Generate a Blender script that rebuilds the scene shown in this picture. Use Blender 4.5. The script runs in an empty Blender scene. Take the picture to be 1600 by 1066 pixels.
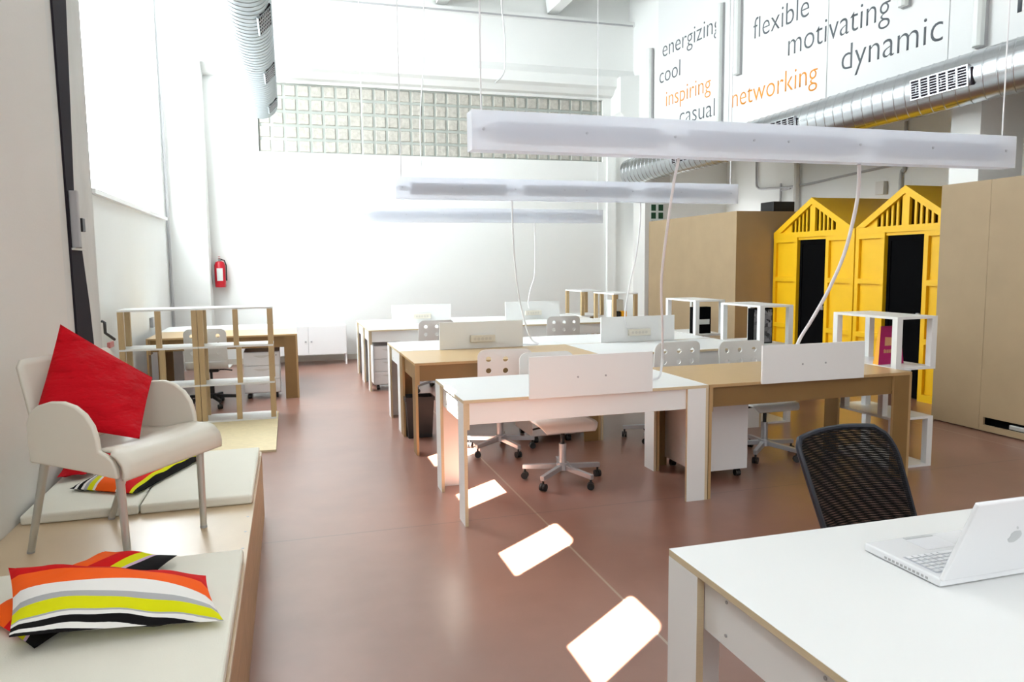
import bpy, bmesh, math, random
from mathutils import Vector, Matrix
random.seed(4)
S = bpy.context.scene
COL = S.collection
PI = math.pi

# ------------------------------------------------------------------ camera, sky, sun, exposure
cam_data = bpy.data.cameras.new('camera')
cam = bpy.data.objects.new('camera', cam_data)
COL.objects.link(cam)
RIGHT = Vector(((0.958093, -0.286246, -0.010987)))
DOWN = Vector(((-0.039945, -0.095523, -0.994625)))
FWD = Vector(((0.283658, 0.953383, -0.102954)))
mw = Matrix((RIGHT, -DOWN, -FWD)).transposed().to_4x4()
mw.translation = Vector((0, 0, 1.53))
cam.matrix_world = mw
cam_data.sensor_width = 36.0
cam_data.lens = 26.2355
cam_data.clip_start = 0.05
cam_data.clip_end = 200
S.camera = cam
S.view_settings.view_transform = 'Standard'
S.view_settings.look = 'None'
S.view_settings.gamma = 1
S.view_settings.use_curve_mapping = False
S.view_settings.exposure = 0.15

world = bpy.data.worlds.new('sky')
S.world = world
world.use_nodes = True
wn = world.node_tree.nodes
wn['Background'].inputs[0].default_value = (0.75, 0.88, 1.0, 1)
wn['Background'].inputs[1].default_value = 2.0

sun_data = bpy.data.lights.new('sun', 'SUN')
sun_data.energy = 150.0
sun_data.angle = 0.006
sun_data.color = (1.0, 0.93, 0.82)
sun = bpy.data.objects.new('sun', sun_data)
COL.objects.link(sun)
SUN_AZ = math.atan2(0.61, 0.79)
SUN_EL = math.radians(50)
sd = Vector((math.cos(SUN_AZ) * math.cos(SUN_EL), math.sin(SUN_AZ) * math.cos(SUN_EL), -math.sin(SUN_EL)))
sun.rotation_euler = sd.to_track_quat('-Z', 'Y').to_euler()
sun.location = (-6, -4, 9)

S.cycles.caustics_reflective = False
S.cycles.caustics_refractive = False
S.cycles.sample_clamp_indirect = 8.0
PANE_MAIN = 12.0     # daylight behind the frosted pane of the left window
FILL_HIGH = 4.4  # added fill light, high on the near left wall out of view
FILL_REAR = 1.7  # added fill light behind the camera

# ------------------------------------------------------------------ materials
def lin(r, g, b):
    f = lambda c: (c / 255 / 12.92) if c / 255 <= 0.04045 else ((c / 255 + 0.055) / 1.055) ** 2.4
    return (f(r), f(g), f(b), 1)

def nodes_of(name):
    m = bpy.data.materials.new(name)
    m.use_nodes = True
    nt = m.node_tree
    return m, nt, nt.nodes['Principled BSDF']

def plain(name, c, rough=0.5, metal=0.0, spec=0.5, vary=0.0, vscale=6.0, bump=0.0, bscale=40.0, stretch=None, coat=0.0):
    m, nt, b = nodes_of(name)
    b.inputs['Base Color'].default_value = c
    b.inputs['Roughness'].default_value = rough
    b.inputs['Metallic'].default_value = metal
    b.inputs['Specular IOR Level'].default_value = spec
    b.inputs['Coat Weight'].default_value = coat
    if vary or bump:
        tc = nt.nodes.new('ShaderNodeTexCoord')
        mp = nt.nodes.new('ShaderNodeMapping')
        nt.links.new(tc.outputs['Object'], mp.inputs[0])
        if stretch:
            mp.inputs['Scale'].default_value = stretch
    if vary:
        nz = nt.nodes.new('ShaderNodeTexNoise')
        nz.inputs['Scale'].default_value = vscale
        nz.inputs['Detail'].default_value = 5
        nt.links.new(mp.outputs[0], nz.inputs['Vector'])
        mx = nt.nodes.new('ShaderNodeMix')
        mx.data_type = 'RGBA'
        mx.inputs[6].default_value = tuple(max(0, x * (1 - vary)) for x in c[:3]) + (1,)
        mx.inputs[7].default_value = tuple(min(1, x * (1 + vary)) for x in c[:3]) + (1,)
        nt.links.new(nz.outputs[0], mx.inputs[0])
        nt.links.new(mx.outputs[2], b.inputs['Base Color'])
    if bump:
        n2 = nt.nodes.new('ShaderNodeTexNoise')
        n2.inputs['Scale'].default_value = bscale
        n2.inputs['Detail'].default_value = 4
        nt.links.new(mp.outputs[0], n2.inputs['Vector'])
        bp = nt.nodes.new('ShaderNodeBump')
        bp.inputs['Strength'].default_value = bump
        bp.inputs['Distance'].default_value = 0.02 if bump < 0.9 else 0.06
        nt.links.new(n2.outputs[0], bp.inputs['Height'])
        nt.links.new(bp.outputs[0], b.inputs['Normal'])
    return m

def emitter(name, c, strength):
    m, nt, b = nodes_of(name)
    b.inputs['Base Color'].default_value = (0.8, 0.8, 0.8, 1)
    b.inputs['Emission Color'].default_value = c
    b.inputs['Emission Strength'].default_value = strength
    return m

def stripes(name, bands, slant=0.0, curve=0.0, swap=False):
    """fabric with flat colour bands across its UV"""
    m, nt, b = nodes_of(name)
    b.inputs['Roughness'].default_value = 0.85
    b.inputs['Specular IOR Level'].default_value = 0.2
    uv = nt.nodes.new('ShaderNodeUVMap')
    sx = nt.nodes.new('ShaderNodeSeparateXYZ')
    nt.links.new(uv.outputs[0], sx.inputs[0])
    a, c = (1, 0) if swap else (0, 1)
    mm = nt.nodes.new('ShaderNodeMath'); mm.operation = 'MULTIPLY_ADD'
    mm.inputs[1].default_value = slant
    nt.links.new(sx.outputs[c], mm.inputs[0]); nt.links.new(sx.outputs[a], mm.inputs[2])
    pw = nt.nodes.new('ShaderNodeMath'); pw.operation = 'MULTIPLY'
    nt.links.new(sx.outputs[c], pw.inputs[0]); nt.links.new(sx.outputs[c], pw.inputs[1])
    m2 = nt.nodes.new('ShaderNodeMath'); m2.operation = 'MULTIPLY_ADD'
    m2.inputs[1].default_value = curve
    nt.links.new(pw.outputs[0], m2.inputs[0]); nt.links.new(mm.outputs[0], m2.inputs[2])
    cr = nt.nodes.new('ShaderNodeValToRGB')
    cr.color_ramp.interpolation = 'CONSTANT'
    e = cr.color_ramp.elements
    e[0].position = 0; e[0].color = bands[0][1]
    e[1].position = bands[1][0]; e[1].color = bands[1][1]
    for p, cc in bands[2:]:
        x = e.new(p); x.color = cc
    nt.links.new(m2.outputs[0], cr.inputs[0])
    nt.links.new(cr.outputs[0], b.inputs['Base Color'])
    n2 = nt.nodes.new('ShaderNodeTexNoise'); n2.inputs['Scale'].default_value = 9
    tc = nt.nodes.new('ShaderNodeTexCoord')
    nt.links.new(tc.outputs['Object'], n2.inputs['Vector'])
    bp = nt.nodes.new('ShaderNodeBump'); bp.inputs['Strength'].default_value = 0.35; bp.inputs['Distance'].default_value = 0.03
    nt.links.new(n2.outputs[0], bp.inputs['Height']); nt.links.new(bp.outputs[0], b.inputs['Normal'])
    return m

def floor_material():
    m, nt, b = nodes_of('polished_concrete')
    tc = nt.nodes.new('ShaderNodeTexCoord')
    n1 = nt.nodes.new('ShaderNodeTexNoise'); n1.inputs['Scale'].default_value = 0.7; n1.inputs['Detail'].default_value = 5; n1.inputs['Roughness'].default_value = 0.62
    n2 = nt.nodes.new('ShaderNodeTexNoise'); n2.inputs['Scale'].default_value = 2.6; n2.inputs['Detail'].default_value = 6
    for n in (n1, n2):
        nt.links.new(tc.outputs['Object'], n.inputs['Vector'])
    ad = nt.nodes.new('ShaderNodeMath'); ad.operation = 'MULTIPLY_ADD'; ad.inputs[1].default_value = 0.5
    nt.links.new(n2.outputs[0], ad.inputs[0]); nt.links.new(n1.outputs[0], ad.inputs[2])
    cr = nt.nodes.new('ShaderNodeValToRGB')
    cr.color_ramp.elements[0].position = 0.45; cr.color_ramp.elements[0].color = FLOOR_A
    cr.color_ramp.elements[1].position = 1.0; cr.color_ramp.elements[1].color = FLOOR_B
    nt.links.new(ad.outputs[0], cr.inputs[0])
    sx = nt.nodes.new('ShaderNodeSeparateXYZ')
    nt.links.new(tc.outputs['Object'], sx.inputs[0])
    last = cr.outputs[0]
    for ax, off, half, colr in ((0, 1.405, 0.006, (0.42, 0.34, 0.27, 1)), (1, 4.24, 0.004, (0.15, 0.085, 0.07, 1))):
        pp = nt.nodes.new('ShaderNodeMath'); pp.operation = 'SUBTRACT'; pp.inputs[1].default_value = off
        nt.links.new(sx.outputs[ax], pp.inputs[0])
        ab = nt.nodes.new('ShaderNodeMath'); ab.operation = 'PINGPONG'; ab.inputs[1].default_value = 2.1
        nt.links.new(pp.outputs[0], ab.inputs[0])
        lt = nt.nodes.new('ShaderNodeMath'); lt.operation = 'LESS_THAN'; lt.inputs[1].default_value = half
        nt.links.new(ab.outputs[0], lt.inputs[0])
        mx = nt.nodes.new('ShaderNodeMix'); mx.data_type = 'RGBA'
        nt.links.new(lt.outputs[0], mx.inputs[0]); nt.links.new(last, mx.inputs[6]); mx.inputs[7].default_value = colr
        last = mx.outputs[2]
    nt.links.new(last, b.inputs['Base Color'])
    rr = nt.nodes.new('ShaderNodeMapRange')
    rr.inputs[3].default_value = 0.29; rr.inputs[4].default_value = 0.36
    nt.links.new(n2.outputs[0], rr.inputs[0]); nt.links.new(rr.outputs[0], b.inputs['Roughness'])
    b.inputs['Specular IOR Level'].default_value = 0.6
    b.inputs['Coat Weight'].default_value = 0.45
    b.inputs['Coat Roughness'].default_value = 0.285
    return m

FLOOR_A = (0.208, 0.094, 0.067, 1)
FLOOR_B = (0.340, 0.173, 0.128, 1)
M_FLOOR = floor_material()
M_WALL = plain('white_paint', (0.80, 0.81, 0.79, 1), 0.7, vary=0.02, vscale=2, bump=0.05, bscale=60)
M_CEIL = plain('ceiling_white', (0.88, 0.89, 0.88, 1), 0.8, vary=0.01)
M_WALLGREY = plain('grey_white_paint', (0.70, 0.69, 0.66, 1), 0.75, vary=0.03, vscale=2, bump=0.05, bscale=50)
M_TANWALL = plain('pale_tan', (0.62, 0.58, 0.51, 1), 0.8, vary=0.03, vscale=2)
M_CONC = plain('grey_concrete', (0.66, 0.67, 0.65, 1), 0.85, vary=0.14, vscale=5, bump=0.2, bscale=25, stretch=(1, 1, 0.35))
M_LAM = plain('white_laminate', (0.83, 0.84, 0.83, 1), 0.38, spec=0.4)
M_PANEL = plain('white_board', (0.72, 0.735, 0.73, 1), 0.55)
M_PLY = plain('plywood_edge', lin(208, 191, 158), 0.6, vary=0.12, vscale=30, stretch=(1, 1, 12))
M_BEECH = plain('beech_laminate', lin(200, 168, 120), 0.30, spec=0.6, vary=0.06, vscale=10, stretch=(1, 9, 9))
M_HARD = plain('brown_hardboard', lin(134, 103, 60), 0.5, vary=0.08, vscale=8)
M_BEECHD = plain('beech_edge', lin(182, 150, 104), 0.55, vary=0.08, vscale=20)
M_POST = plain('plywood_post', lin(192, 166, 125), 0.6, vary=0.14, vscale=24, stretch=(6, 6, 0.5))
M_MDF = plain('fibreboard', lin(166, 144, 113), 0.5, spec=0.3, vary=0.10, vscale=3.5, bump=0.03, bscale=20)
M_OSB = plain('light_strand_board', lin(222, 205, 165), 0.6, vary=0.22, vscale=22, stretch=(1, 4, 1))
M_PINE = plain('platform_plywood', lin(180, 146, 110), 0.55, vary=0.22, vscale=7, stretch=(6, 0.7, 6))
M_PLATTOP = plain('platform_top_board', lin(202, 178, 145), 0.3, vary=0.08, vscale=5)
M_YELLOW = plain('yellow_paint', lin(242, 190, 14), 0.45, vary=0.03, vscale=8)
M_BLACK = plain('black_plastic', (0.012, 0.012, 0.013, 1), 0.45)
M_BLACKM = plain('matt_black', (0.0025, 0.0025, 0.003, 1), 0.8, spec=0.04)
M_DARK = plain('dark_seal', (0.022, 0.018, 0.024, 1), 0.8, spec=0.1)
M_STEEL = plain('painted_steel_grey', (0.50, 0.51, 0.54, 1), 0.32, metal=0.55)
M_GALV = plain('galvanised_steel', (0.54, 0.565, 0.59, 1), 0.26, metal=1.0, vary=0.1, vscale=9)
M_GALVW = plain('pale_duct_metal', (0.42, 0.47, 0.50, 1), 0.4, metal=0.7)
M_GREYP = plain('grey_plastic', (0.40, 0.40, 0.41, 1), 0.45)
M_SHELL = plain('pale_plastic_shell', (0.74, 0.74, 0.72, 1), 0.42)
M_CREAM = plain('cream_moulded_plastic', lin(222, 216, 202), 0.4, spec=0.4)
M_ALU = plain('aluminium_leg', (0.55, 0.55, 0.52, 1), 0.38, metal=0.7)
M_CABW = plain('white_lacquered_steel', (0.82, 0.82, 0.82, 1), 0.35)
M_MAT = plain('cream_mat_cloth', lin(232, 229, 216), 0.8, spec=0.2, vary=0.02, vscale=10, bump=0.06, bscale=220)
M_REDF = plain('red_cushion_cloth', lin(190, 2, 22), 0.85, spec=0.2, vary=0.1, vscale=6, bump=1.0, bscale=5, stretch=(1, 1, 2.2))
M_REDP = plain('extinguisher_red', lin(200, 20, 40), 0.3)
M_WCABLE = plain('white_cable_plastic', (0.80, 0.79, 0.80, 1), 0.5)
M_GCABLE = plain('grey_cable_plastic', (0.62, 0.63, 0.63, 1), 0.5)
M_LAPTOP = plain('white_glossy_plastic', (0.84, 0.85, 0.87, 1), 0.25)
M_KEY = plain('key_plastic', (0.78, 0.79, 0.82, 1), 0.45)
M_KEYGAP = plain('keyboard_well', (0.52, 0.54, 0.60, 1), 0.5)
M_LOGO = plain('pale_grey_emblem', (0.55, 0.57, 0.58, 1), 0.4)
M_GREEN = plain('dark_green_sign', (0.004, 0.05, 0.018, 1), 0.5)
M_WSIGN = plain('white_sign', (0.72, 0.76, 0.74, 1), 0.5)
M_TEXTG = plain('grey_vinyl', (0.10, 0.115, 0.13, 1), 0.6)
M_TEXTO = plain('orange_vinyl', lin(238, 152, 40), 0.6)
M_MAGENTA = plain('magenta_card', lin(168, 8, 92), 0.5)
M_ORANGEC = plain('orange_yellow_card', lin(240, 170, 30), 0.5)
M_TANC = plain('tan_print', lin(205, 150, 110), 0.5)
M_TUBEF = plain('diffuser_plastic', (0.70, 0.73, 0.71, 1), 0.3)
M_PINK = plain('faded_pink_plastic', lin(190, 110, 105), 0.5)
M_MORTAR = plain('glass_block_mortar', lin(160, 165, 159), 0.7, vary=0.04, vscale=4)
M_GBLOCK = plain('rippled_glass_block', lin(178, 175, 166), 0.2, vary=0.32, vscale=16, bump=0.6, bscale=18)
M_PANE = emitter('frosted_daylight_pane', (0.90, 0.97, 1.0, 1), PANE_MAIN)
M_FILLH = emitter('high_fill_glow', (0.93, 0.98, 1.0, 1), FILL_HIGH)
M_FILLS = emitter('hidden_fill_glow', (0.95, 0.98, 1.0, 1), 7.0)  # glow of the hidden pane added to brighten the mezzanine
M_FILLR = emitter('rear_fill_glow', (0.95, 0.98, 1.0, 1), FILL_REAR)

W_ = lin(240, 238, 234); K_ = lin(16, 14, 16); Y_ = lin(222, 222, 10); G_ = lin(176, 176, 178)
O_ = lin(250, 98, 22); R_ = lin(214, 14, 20); L_ = lin(205, 175, 200)
M_STRIPE1 = stripes('striped_cushion_cloth', [(0, K_), (0.02, W_), (0.05, K_), (0.10, W_), (0.13, G_), (0.145, Y_), (0.27, G_), (0.34, W_), (0.52, O_), (0.80, R_)], 0.0, 0.13)
M_STRIPE2 = stripes('striped_cushion_cloth_red', [(0, W_), (0.07, O_), (0.40, R_), (0.64, Y_), (0.77, L_), (0.82, K_)], 0.02, 0.02)
M_STRIPE3 = stripes('striped_cushion_cloth_worn', [(0, K_), (0.04, Y_), (0.09, R_), (0.27, W_), (0.31, O_), (0.62, W_), (0.66, Y_), (0.74, G_), (0.79, W_), (0.83, K_), (0.89, W_), (0.93, K_)], 0.0, 0.0)

def collage_material():
    m, nt, b = nodes_of('black_and_white_photo_print')
    tc = nt.nodes.new('ShaderNodeTexCoord')
    v = nt.nodes.new('ShaderNodeTexVoronoi'); v.distance = 'CHEBYCHEV'; v.inputs['Scale'].default_value = 26
    nt.links.new(tc.outputs['Object'], v.inputs['Vector'])
    cr = nt.nodes.new('ShaderNodeValToRGB')
    cr.color_ramp.elements[0].position = 0.15; cr.color_ramp.elements[0].color = (0.01, 0.01, 0.014, 1)
    cr.color_ramp.elements[1].position = 0.95; cr.color_ramp.elements[1].color = (0.34, 0.34, 0.36, 1)
    bw = nt.nodes.new('ShaderNodeRGBToBW')
    nt.links.new(v.outputs['Color'], bw.inputs[0]); nt.links.new(bw.outputs[0], cr.inputs[0])
    nt.links.new(cr.outputs[0], b.inputs['Base Color'])
    return m
M_COLLAGE = collage_material()

def poly_material():
    m, nt, b = nodes_of('frosted_polycarbonate')
    b.inputs['Base Color'].default_value = (0.93, 0.94, 0.955, 1)
    b.inputs['Roughness'].default_value = 0.35
    tr = nt.nodes.new('ShaderNodeBsdfTranslucent'); tr.inputs[0].default_value = (0.95, 0.96, 0.98, 1)
    tp = nt.nodes.new('ShaderNodeBsdfTransparent'); tp.inputs[0].default_value = (0.96, 0.97, 1, 1)
    m1 = nt.nodes.new('ShaderNodeMixShader'); m1.inputs[0].default_value = 0.62
    m2 = nt.nodes.new('ShaderNodeMixShader'); m2.inputs[0].default_value = 0.46
    nt.links.new(b.outputs[0], m1.inputs[1]); nt.links.new(tr.outputs[0], m1.inputs[2])
    nt.links.new(m1.outputs[0], m2.inputs[1]); nt.links.new(tp.outputs[0], m2.inputs[2])
    nt.links.new(m2.outputs[0], nt.nodes['Material Output'].inputs[0])
    return m
M_POLY = poly_material()
M_BATTEN = plain('lamp_batten_grey', (0.60, 0.63, 0.68, 1), 0.5)

def mesh_cloth(name, rot, scale):
    m, nt, b = nodes_of(name)
    b.inputs['Base Color'].default_value = (0.007, 0.007, 0.008, 1)
    b.inputs['Roughness'].default_value = 0.6
    b.inputs['Specular IOR Level'].default_value = 0.12
    uv = nt.nodes.new('ShaderNodeUVMap')
    mp = nt.nodes.new('ShaderNodeMapping'); mp.inputs['Rotation'].default_value = (0, 0, rot)
    nt.links.new(uv.outputs[0], mp.inputs[0])
    wv = nt.nodes.new('ShaderNodeTexWave'); wv.inputs['Scale'].default_value = scale; wv.inputs['Distortion'].default_value = 0.0
    wv.inputs['Detail Scale'].default_value = 0.4
    nt.links.new(mp.outputs[0], wv.inputs['Vector'])
    gt = nt.nodes.new('ShaderNodeMapRange'); gt.inputs[1].default_value = 0.42; gt.inputs[2].default_value = 0.58; gt.inputs[3].default_value = 0.0; gt.inputs[4].default_value = 0.62
    nt.links.new(wv.outputs['Fac'], gt.inputs[0])
    tp = nt.nodes.new('ShaderNodeBsdfTransparent')
    ms = nt.nodes.new('ShaderNodeMixShader')
    nt.links.new(gt.outputs[0], ms.inputs[0]); nt.links.new(b.outputs[0], ms.inputs[1]); nt.links.new(tp.outputs[0], ms.inputs[2])
    nt.links.new(ms.outputs[0], nt.nodes['Material Output'].inputs[0])
    return m
M_NET1 = mesh_cloth('black_net', -0.16, 18)
M_NET2 = mesh_cloth('black_net_rear', 0.0, 15.2)

# ------------------------------------------------------------------ mesh builder
class MB:
    def __init__(self):
        self.v = []; self.f = []; self.m = []; self.uv = {}
    def add(self, vs, fs, mi=0):
        o = len(self.v)
        self.v += [tuple(p) for p in vs]
        for q in fs:
            self.f.append(tuple(i + o for i in q)); self.m.append(mi)
        return o
    def box(self, x0, x1, y0, y1, z0, z1, mi=0, edge=None):
        """edge: material index of the faces across the two longer directions (sheet edges)"""
        vs = [(x, y, z) for x in (x0, x1) for y in (y0, y1) for z in (z0, z1)]
        fs = [(0, 1, 3, 2), (4, 6, 7, 5), (0, 4, 5, 1), (2, 3, 7, 6), (0, 2, 6, 4), (1, 5, 7, 3)]
        o = self.add(vs, fs, mi)
        if edge is not None:
            d = [abs(x1 - x0), abs(y1 - y0), abs(z1 - z0)]
            t = d.index(min(d))
            for k in range(6):
                if k // 2 != t:
                    self.m[-6 + k] = edge
        return self
    def prism(self, pts, fn, t0, t1, mi=0, edge=None):
        """closed 2-D outline pts extruded; fn(a,b,t) -> xyz"""
        n = len(pts)
        vs = [fn(a, b, t0) for a, b in pts] + [fn(a, b, t1) for a, b in pts]
        o = self.add(vs, [tuple(range(n)), tuple(range(2 * n - 1, n - 1, -1))], mi)
        self.add([], [], mi)
        for i in range(n):
            j = (i + 1) % n
            self.f.append((o + i, o + j, o + n + j, o + n + i)); self.m.append(mi if edge is None else edge)
        return self
    def tube(self, path, r, n=10, mi=0, caps=True):
        path = [Vector(p) for p in path]
        rs = r if isinstance(r, (list, tuple)) else [r] * len(path)
        rings = []
        up = None
        for i, p in enumerate(path):
            d = (path[min(i + 1, len(path) - 1)] - path[max(i - 1, 0)]).normalized()
            if up is None:
                up = Vector((0, 0, 1)) if abs(d.z) < 0.9 else Vector((1, 0, 0))
            a = d.cross(up).normalized(); b = a.cross(d).normalized(); up = b
            rings.append([p + a * rs[i] * math.cos(2 * PI * k / n) + b * rs[i] * math.sin(2 * PI * k / n) for k in range(n)])
        o = self.add([q for rg in rings for q in rg], [], mi)
        for i in range(len(path) - 1):
            for k in range(n):
                k2 = (k + 1) % n
                self.f.append((o + i * n + k, o + i * n + k2, o + (i + 1) * n + k2, o + (i + 1) * n + k)); self.m.append(mi)
        if caps:
            self.f.append(tuple(o + k for k in range(n))); self.m.append(mi)
            e = o + (len(path) - 1) * n
            self.f.append(tuple(e + k for k in reversed(range(n)))); self.m.append(mi)
        return self
    def cyl(self, c, r, h, axis='z', n=20, mi=0):
        c = Vector(c); d = {'x': Vector((1, 0, 0)), 'y': Vector((0, 1, 0)), 'z': Vector((0, 0, 1))}[axis]
        return self.tube([c, c + d * h], r, n, mi)
    def grid(self, fn, nu, nv, mi=0, uv=True):
        o = self.add([fn(i / nu, j / nv) for i in range(nu + 1) for j in range(nv + 1)], [], mi)
        for i in range(nu):
            for j in range(nv):
                a = o + i * (nv + 1) + j
                q = (a, a + nv + 1, a + nv + 2, a + 1)
                self.uv[len(self.f)] = [(i / nu, j / nv), ((i + 1) / nu, j / nv), ((i + 1) / nu, (j + 1) / nv), (i / nu, (j + 1) / nv)]
                self.f.append(q); self.m.append(mi)
        return self
    def build(self, name, mats, parent=None, bevel=0.0, smooth=False, seg=2, weld=True, solid=0.0):
        me = bpy.data.meshes.new(name)
        me.from_pydata(self.v, [], self.f)
        if self.uv:
            ul = me.uv_layers.new(name='UVMap')
            for fi, uvs in self.uv.items():
                p = me.polygons[fi]
                for k, li in enumerate(p.loop_indices):
                    ul.data[li].uv = uvs[k]
        for m in (mats if isinstance(mats, (list, tuple)) else [mats]):
            me.materials.append(m)
        for p, mi in zip(me.polygons, self.m):
            p.material_index = mi; p.use_smooth = smooth
        bm = bmesh.new(); bm.from_mesh(me)
        if weld:
            bmesh.ops.remove_doubles(bm, verts=bm.verts, dist=1e-5)
        bmesh.ops.recalc_face_normals(bm, faces=bm.faces)
        bm.to_mesh(me); bm.free()
        o = bpy.data.objects.new(name, me); COL.objects.link(o)
        if parent:
            o.parent = parent
        if solid:
            s = o.modifiers.new('solid', 'SOLIDIFY'); s.thickness = solid; s.offset = 0
        if bevel:
            bv = o.modifiers.new('bevel', 'BEVEL'); bv.width = bevel; bv.segments = seg; bv.limit_method = 'ANGLE'; bv.angle_limit = math.radians(40)
        if smooth:
            try:
                me.set_sharp_from_angle(angle=math.radians(38))
            except Exception:
                pass
        return o

def tag(o, label=None, cat=None, group=None, kind=None):
    if label: o['label'] = label
    if cat: o['category'] = cat
    if group: o['group'] = group
    if kind: o['kind'] = kind
    return o
def thing(name, label, cat, loc=(0, 0, 0), rotz=0.0, group=None):
    o = bpy.data.objects.new(name, None); o.empty_display_size = 0.1; COL.objects.link(o)
    o.location = loc; o.rotation_euler = (0, 0, rotz)
    return tag(o, label, cat, group)
def kids(o):
    return [c for c in bpy.data.objects if c.parent == o]
def copy_tree(o, parent=None):
    c = o.copy(); COL.objects.link(c)
    if parent: c.parent = parent
    for ch in kids(o):
        copy_tree(ch, c)
    return c
def dup(o, label, loc, rotz=None, group=None):
    c = copy_tree(o)
    c.location = loc
    if rotz is not None: c.rotation_euler = (0, 0, rotz)
    c['label'] = label
    if group: c['group'] = group
    return c
def struct(name, mb, mats, **k):
    return tag(mb.build(name, mats, **k), kind='structure')

# ------------------------------------------------------------------ the setting
XL, XN, YF, XT, XB = -1.65, -1.20, 12.40, 5.90, 7.90
struct('floor', MB().box(-1.8, 8.1, -3.3, 12.6, -0.12, 0), M_FLOOR)

mb = MB()                                   # near left wall, with a row of small high openings that let the sun in
T = 0.05
SZ0, SZ1, SW = 3.34, 4.07, 0.34
slots = [0.62, 1.64, 2.705, 3.75]
mb.box(XN - T, XN, -3.3, 4.73, 0, SZ0)
mb.box(XN - T, XN, -3.3, 4.73, SZ1, 6.2)
ys = [-3.3] + [q for s in slots for q in (s, s + SW)] + [4.73]
for k in range(0, len(ys), 2):
    mb.box(XN - T, XN, ys[k], ys[k + 1], SZ0, SZ1)
for s in slots:                             # rounded upper corners of the openings
    R_c = 0.07
    for sgn, y0 in ((1, s), (-1, s + SW)):
        pts = [(y0, SZ1)] + [(y0 + sgn * (R_c - R_c * math.cos(t * PI / 12)), SZ1 - R_c + R_c * math.sin(t * PI / 12)) for t in range(0, 7)]
        mb.prism(pts, lambda a, b, t: (t, a, b), XN - T, XN)
struct('wall_left', mb, M_WALLGREY)
mb = MB(); mb.box(XN - 0.5, XN - 0.008, 4.73, 5.53, 0, 6.2)
struct('trim_1', mb, M_CONC)
mb = MB()
hour = [(4.862, 3.4), (4.882, 1.967), (4.905, 0.75), (5.31, 0.75), (5.226, 1.29), (5.04, 1.982), (5.19, 3.4)]
mb.prism(hour, lambda a, b, t: (t, a, b), XN - 0.01, XN + 0.004)
struct('trim_2', mb, M_DARK)
mb = MB()
mb.box(XL - 0.1, XL, 5.5, 12.5, 0, 2.22)
mb.box(XL - 0.1, XL, 5.5, 7.5, 2.22, 6.2)
mb.box(XL - 0.1, XL, 11.55, 12.5, 2.22, 6.2)
struct('wall_left', mb, M_WALL)
struct('trim_3', MB().box(XL - 0.02, XL + 0.05, 7.45, 11.6, 2.19, 2.235), M_LAM)           # window sill
w1 = struct('window_1', MB().box(XL - 0.06, XL - 0.05, 7.5, 11.55, 2.235, 6.2), M_PANE)
mb = MB()
for y in (7.5, 11.51):
    mb.box(XL - 0.045, XL - 0.01, y, y + 0.04, 2.235, 6.2)
mb.box(XL - 0.045, XL - 0.01, 7.5, 11.55, 4.6, 4.64)
mb.build('pane_frame', M_WALL, w1)
w3 = struct('fill_pane_high', MB().box(XN + 0.002, XN + 0.012, -2.6, 4.2, 4.5, 5.9), M_FILLH)  # unseen glowing pane added to raise the room's ambient light
mb = MB()
for k in range(8):
    y = -2.6 + 6.8 * k / 7
    mb.box(XN + 0.012, XN + 0.04, y - 0.02, y + 0.02, 4.5, 5.9)
mb.build('pane_frame', M_WALL, w3)
struct('trim_4', MB().box(XL, -1.12, 11.95, YF, 0, 6.2), M_WALL)                             # corner pilaster
mb = MB()                                                                                    # far wall around the glass blocks
mb.box(-1.75, XB, YF, YF + 0.2, 0, 3.30)
mb.box(-1.75, XB, YF, YF + 0.2, 4.36, 6.2)
mb.box(-1.75, -0.36, YF, YF + 0.2, 3.30, 4.36)
mb.box(5.40, XB, YF, YF + 0.2, 3.30, 4.36)
struct('wall_far', mb, M_WALL)
mb = MB()
mb.box(-0.36, 5.40, YF + 0.06, YF + 0.1, 3.30, 4.36, 0)
nx, nz = 29, 5
for i in range(nx):
    for k in range(nz):
        cx = -0.36 + 5.76 / nx * (i + 0.5); cz = 3.30 + 1.06 / nz * (k + 0.5)
        hw = 5.76 / nx / 2 - 0.017; hz = 1.06 / nz / 2 - 0.019
        y0, y1 = YF + 0.062, YF + 0.045
        o = mb.add([(cx - hw, y0, cz - hz), (cx + hw, y0, cz - hz), (cx + hw, y0, cz + hz), (cx - hw, y0, cz + hz),
                    (cx - hw + .012, y1, cz - hz + .012), (cx + hw - .012, y1, cz - hz + .012), (cx + hw - .012, y1, cz + hz - .012), (cx - hw + .012, y1, cz + hz - .012)],
                   [(4, 5, 6, 7), (0, 1, 5, 4), (1, 2, 6, 5), (2, 3, 7, 6), (3, 0, 4, 7)], 1)
struct('window_2', mb, [M_MORTAR, M_GBLOCK])
prof = [(YF, 4.40), (12.30, 4.42), (12.22, 4.50), (12.14, 4.54), (12.14, 4.70), (12.20, 4.78), (12.24, 4.84), (12.24, 5.56), (12.18, 5.58), (12.18, 5.64), (YF, 5.64)]
mb = MB(); mb.prism(prof, lambda a, b, t: (t, a, b), -1.12, 5.93)
struct('trim_5', mb, M_WALL)                                                                 # concrete beam over the glass blocks
mb = MB(); mb.prism([(5.55, 4.10), (5.62, 4.02), (5.9, 3.98), (5.9, 4.72), (5.55, 4.68)], lambda a, b, t: (a, t, b), 12.0, 12.4)
struct('trim_6', mb, M_WALL)                                                                 # bracket carrying the beam
struct('trim_7', MB().box(5.46, 5.62, 12.33, YF, 0, 3.98), M_WALL)
struct('wall_upper', MB().box(XT, XT + 0.2, -3.3, 12.4, 3.04, 6.2), M_WALL)
struct('trim_8', MB().box(XT, 6.37, 11.75, 12.2, 0, 3.04), M_WALLGREY)                       # far column
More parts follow.
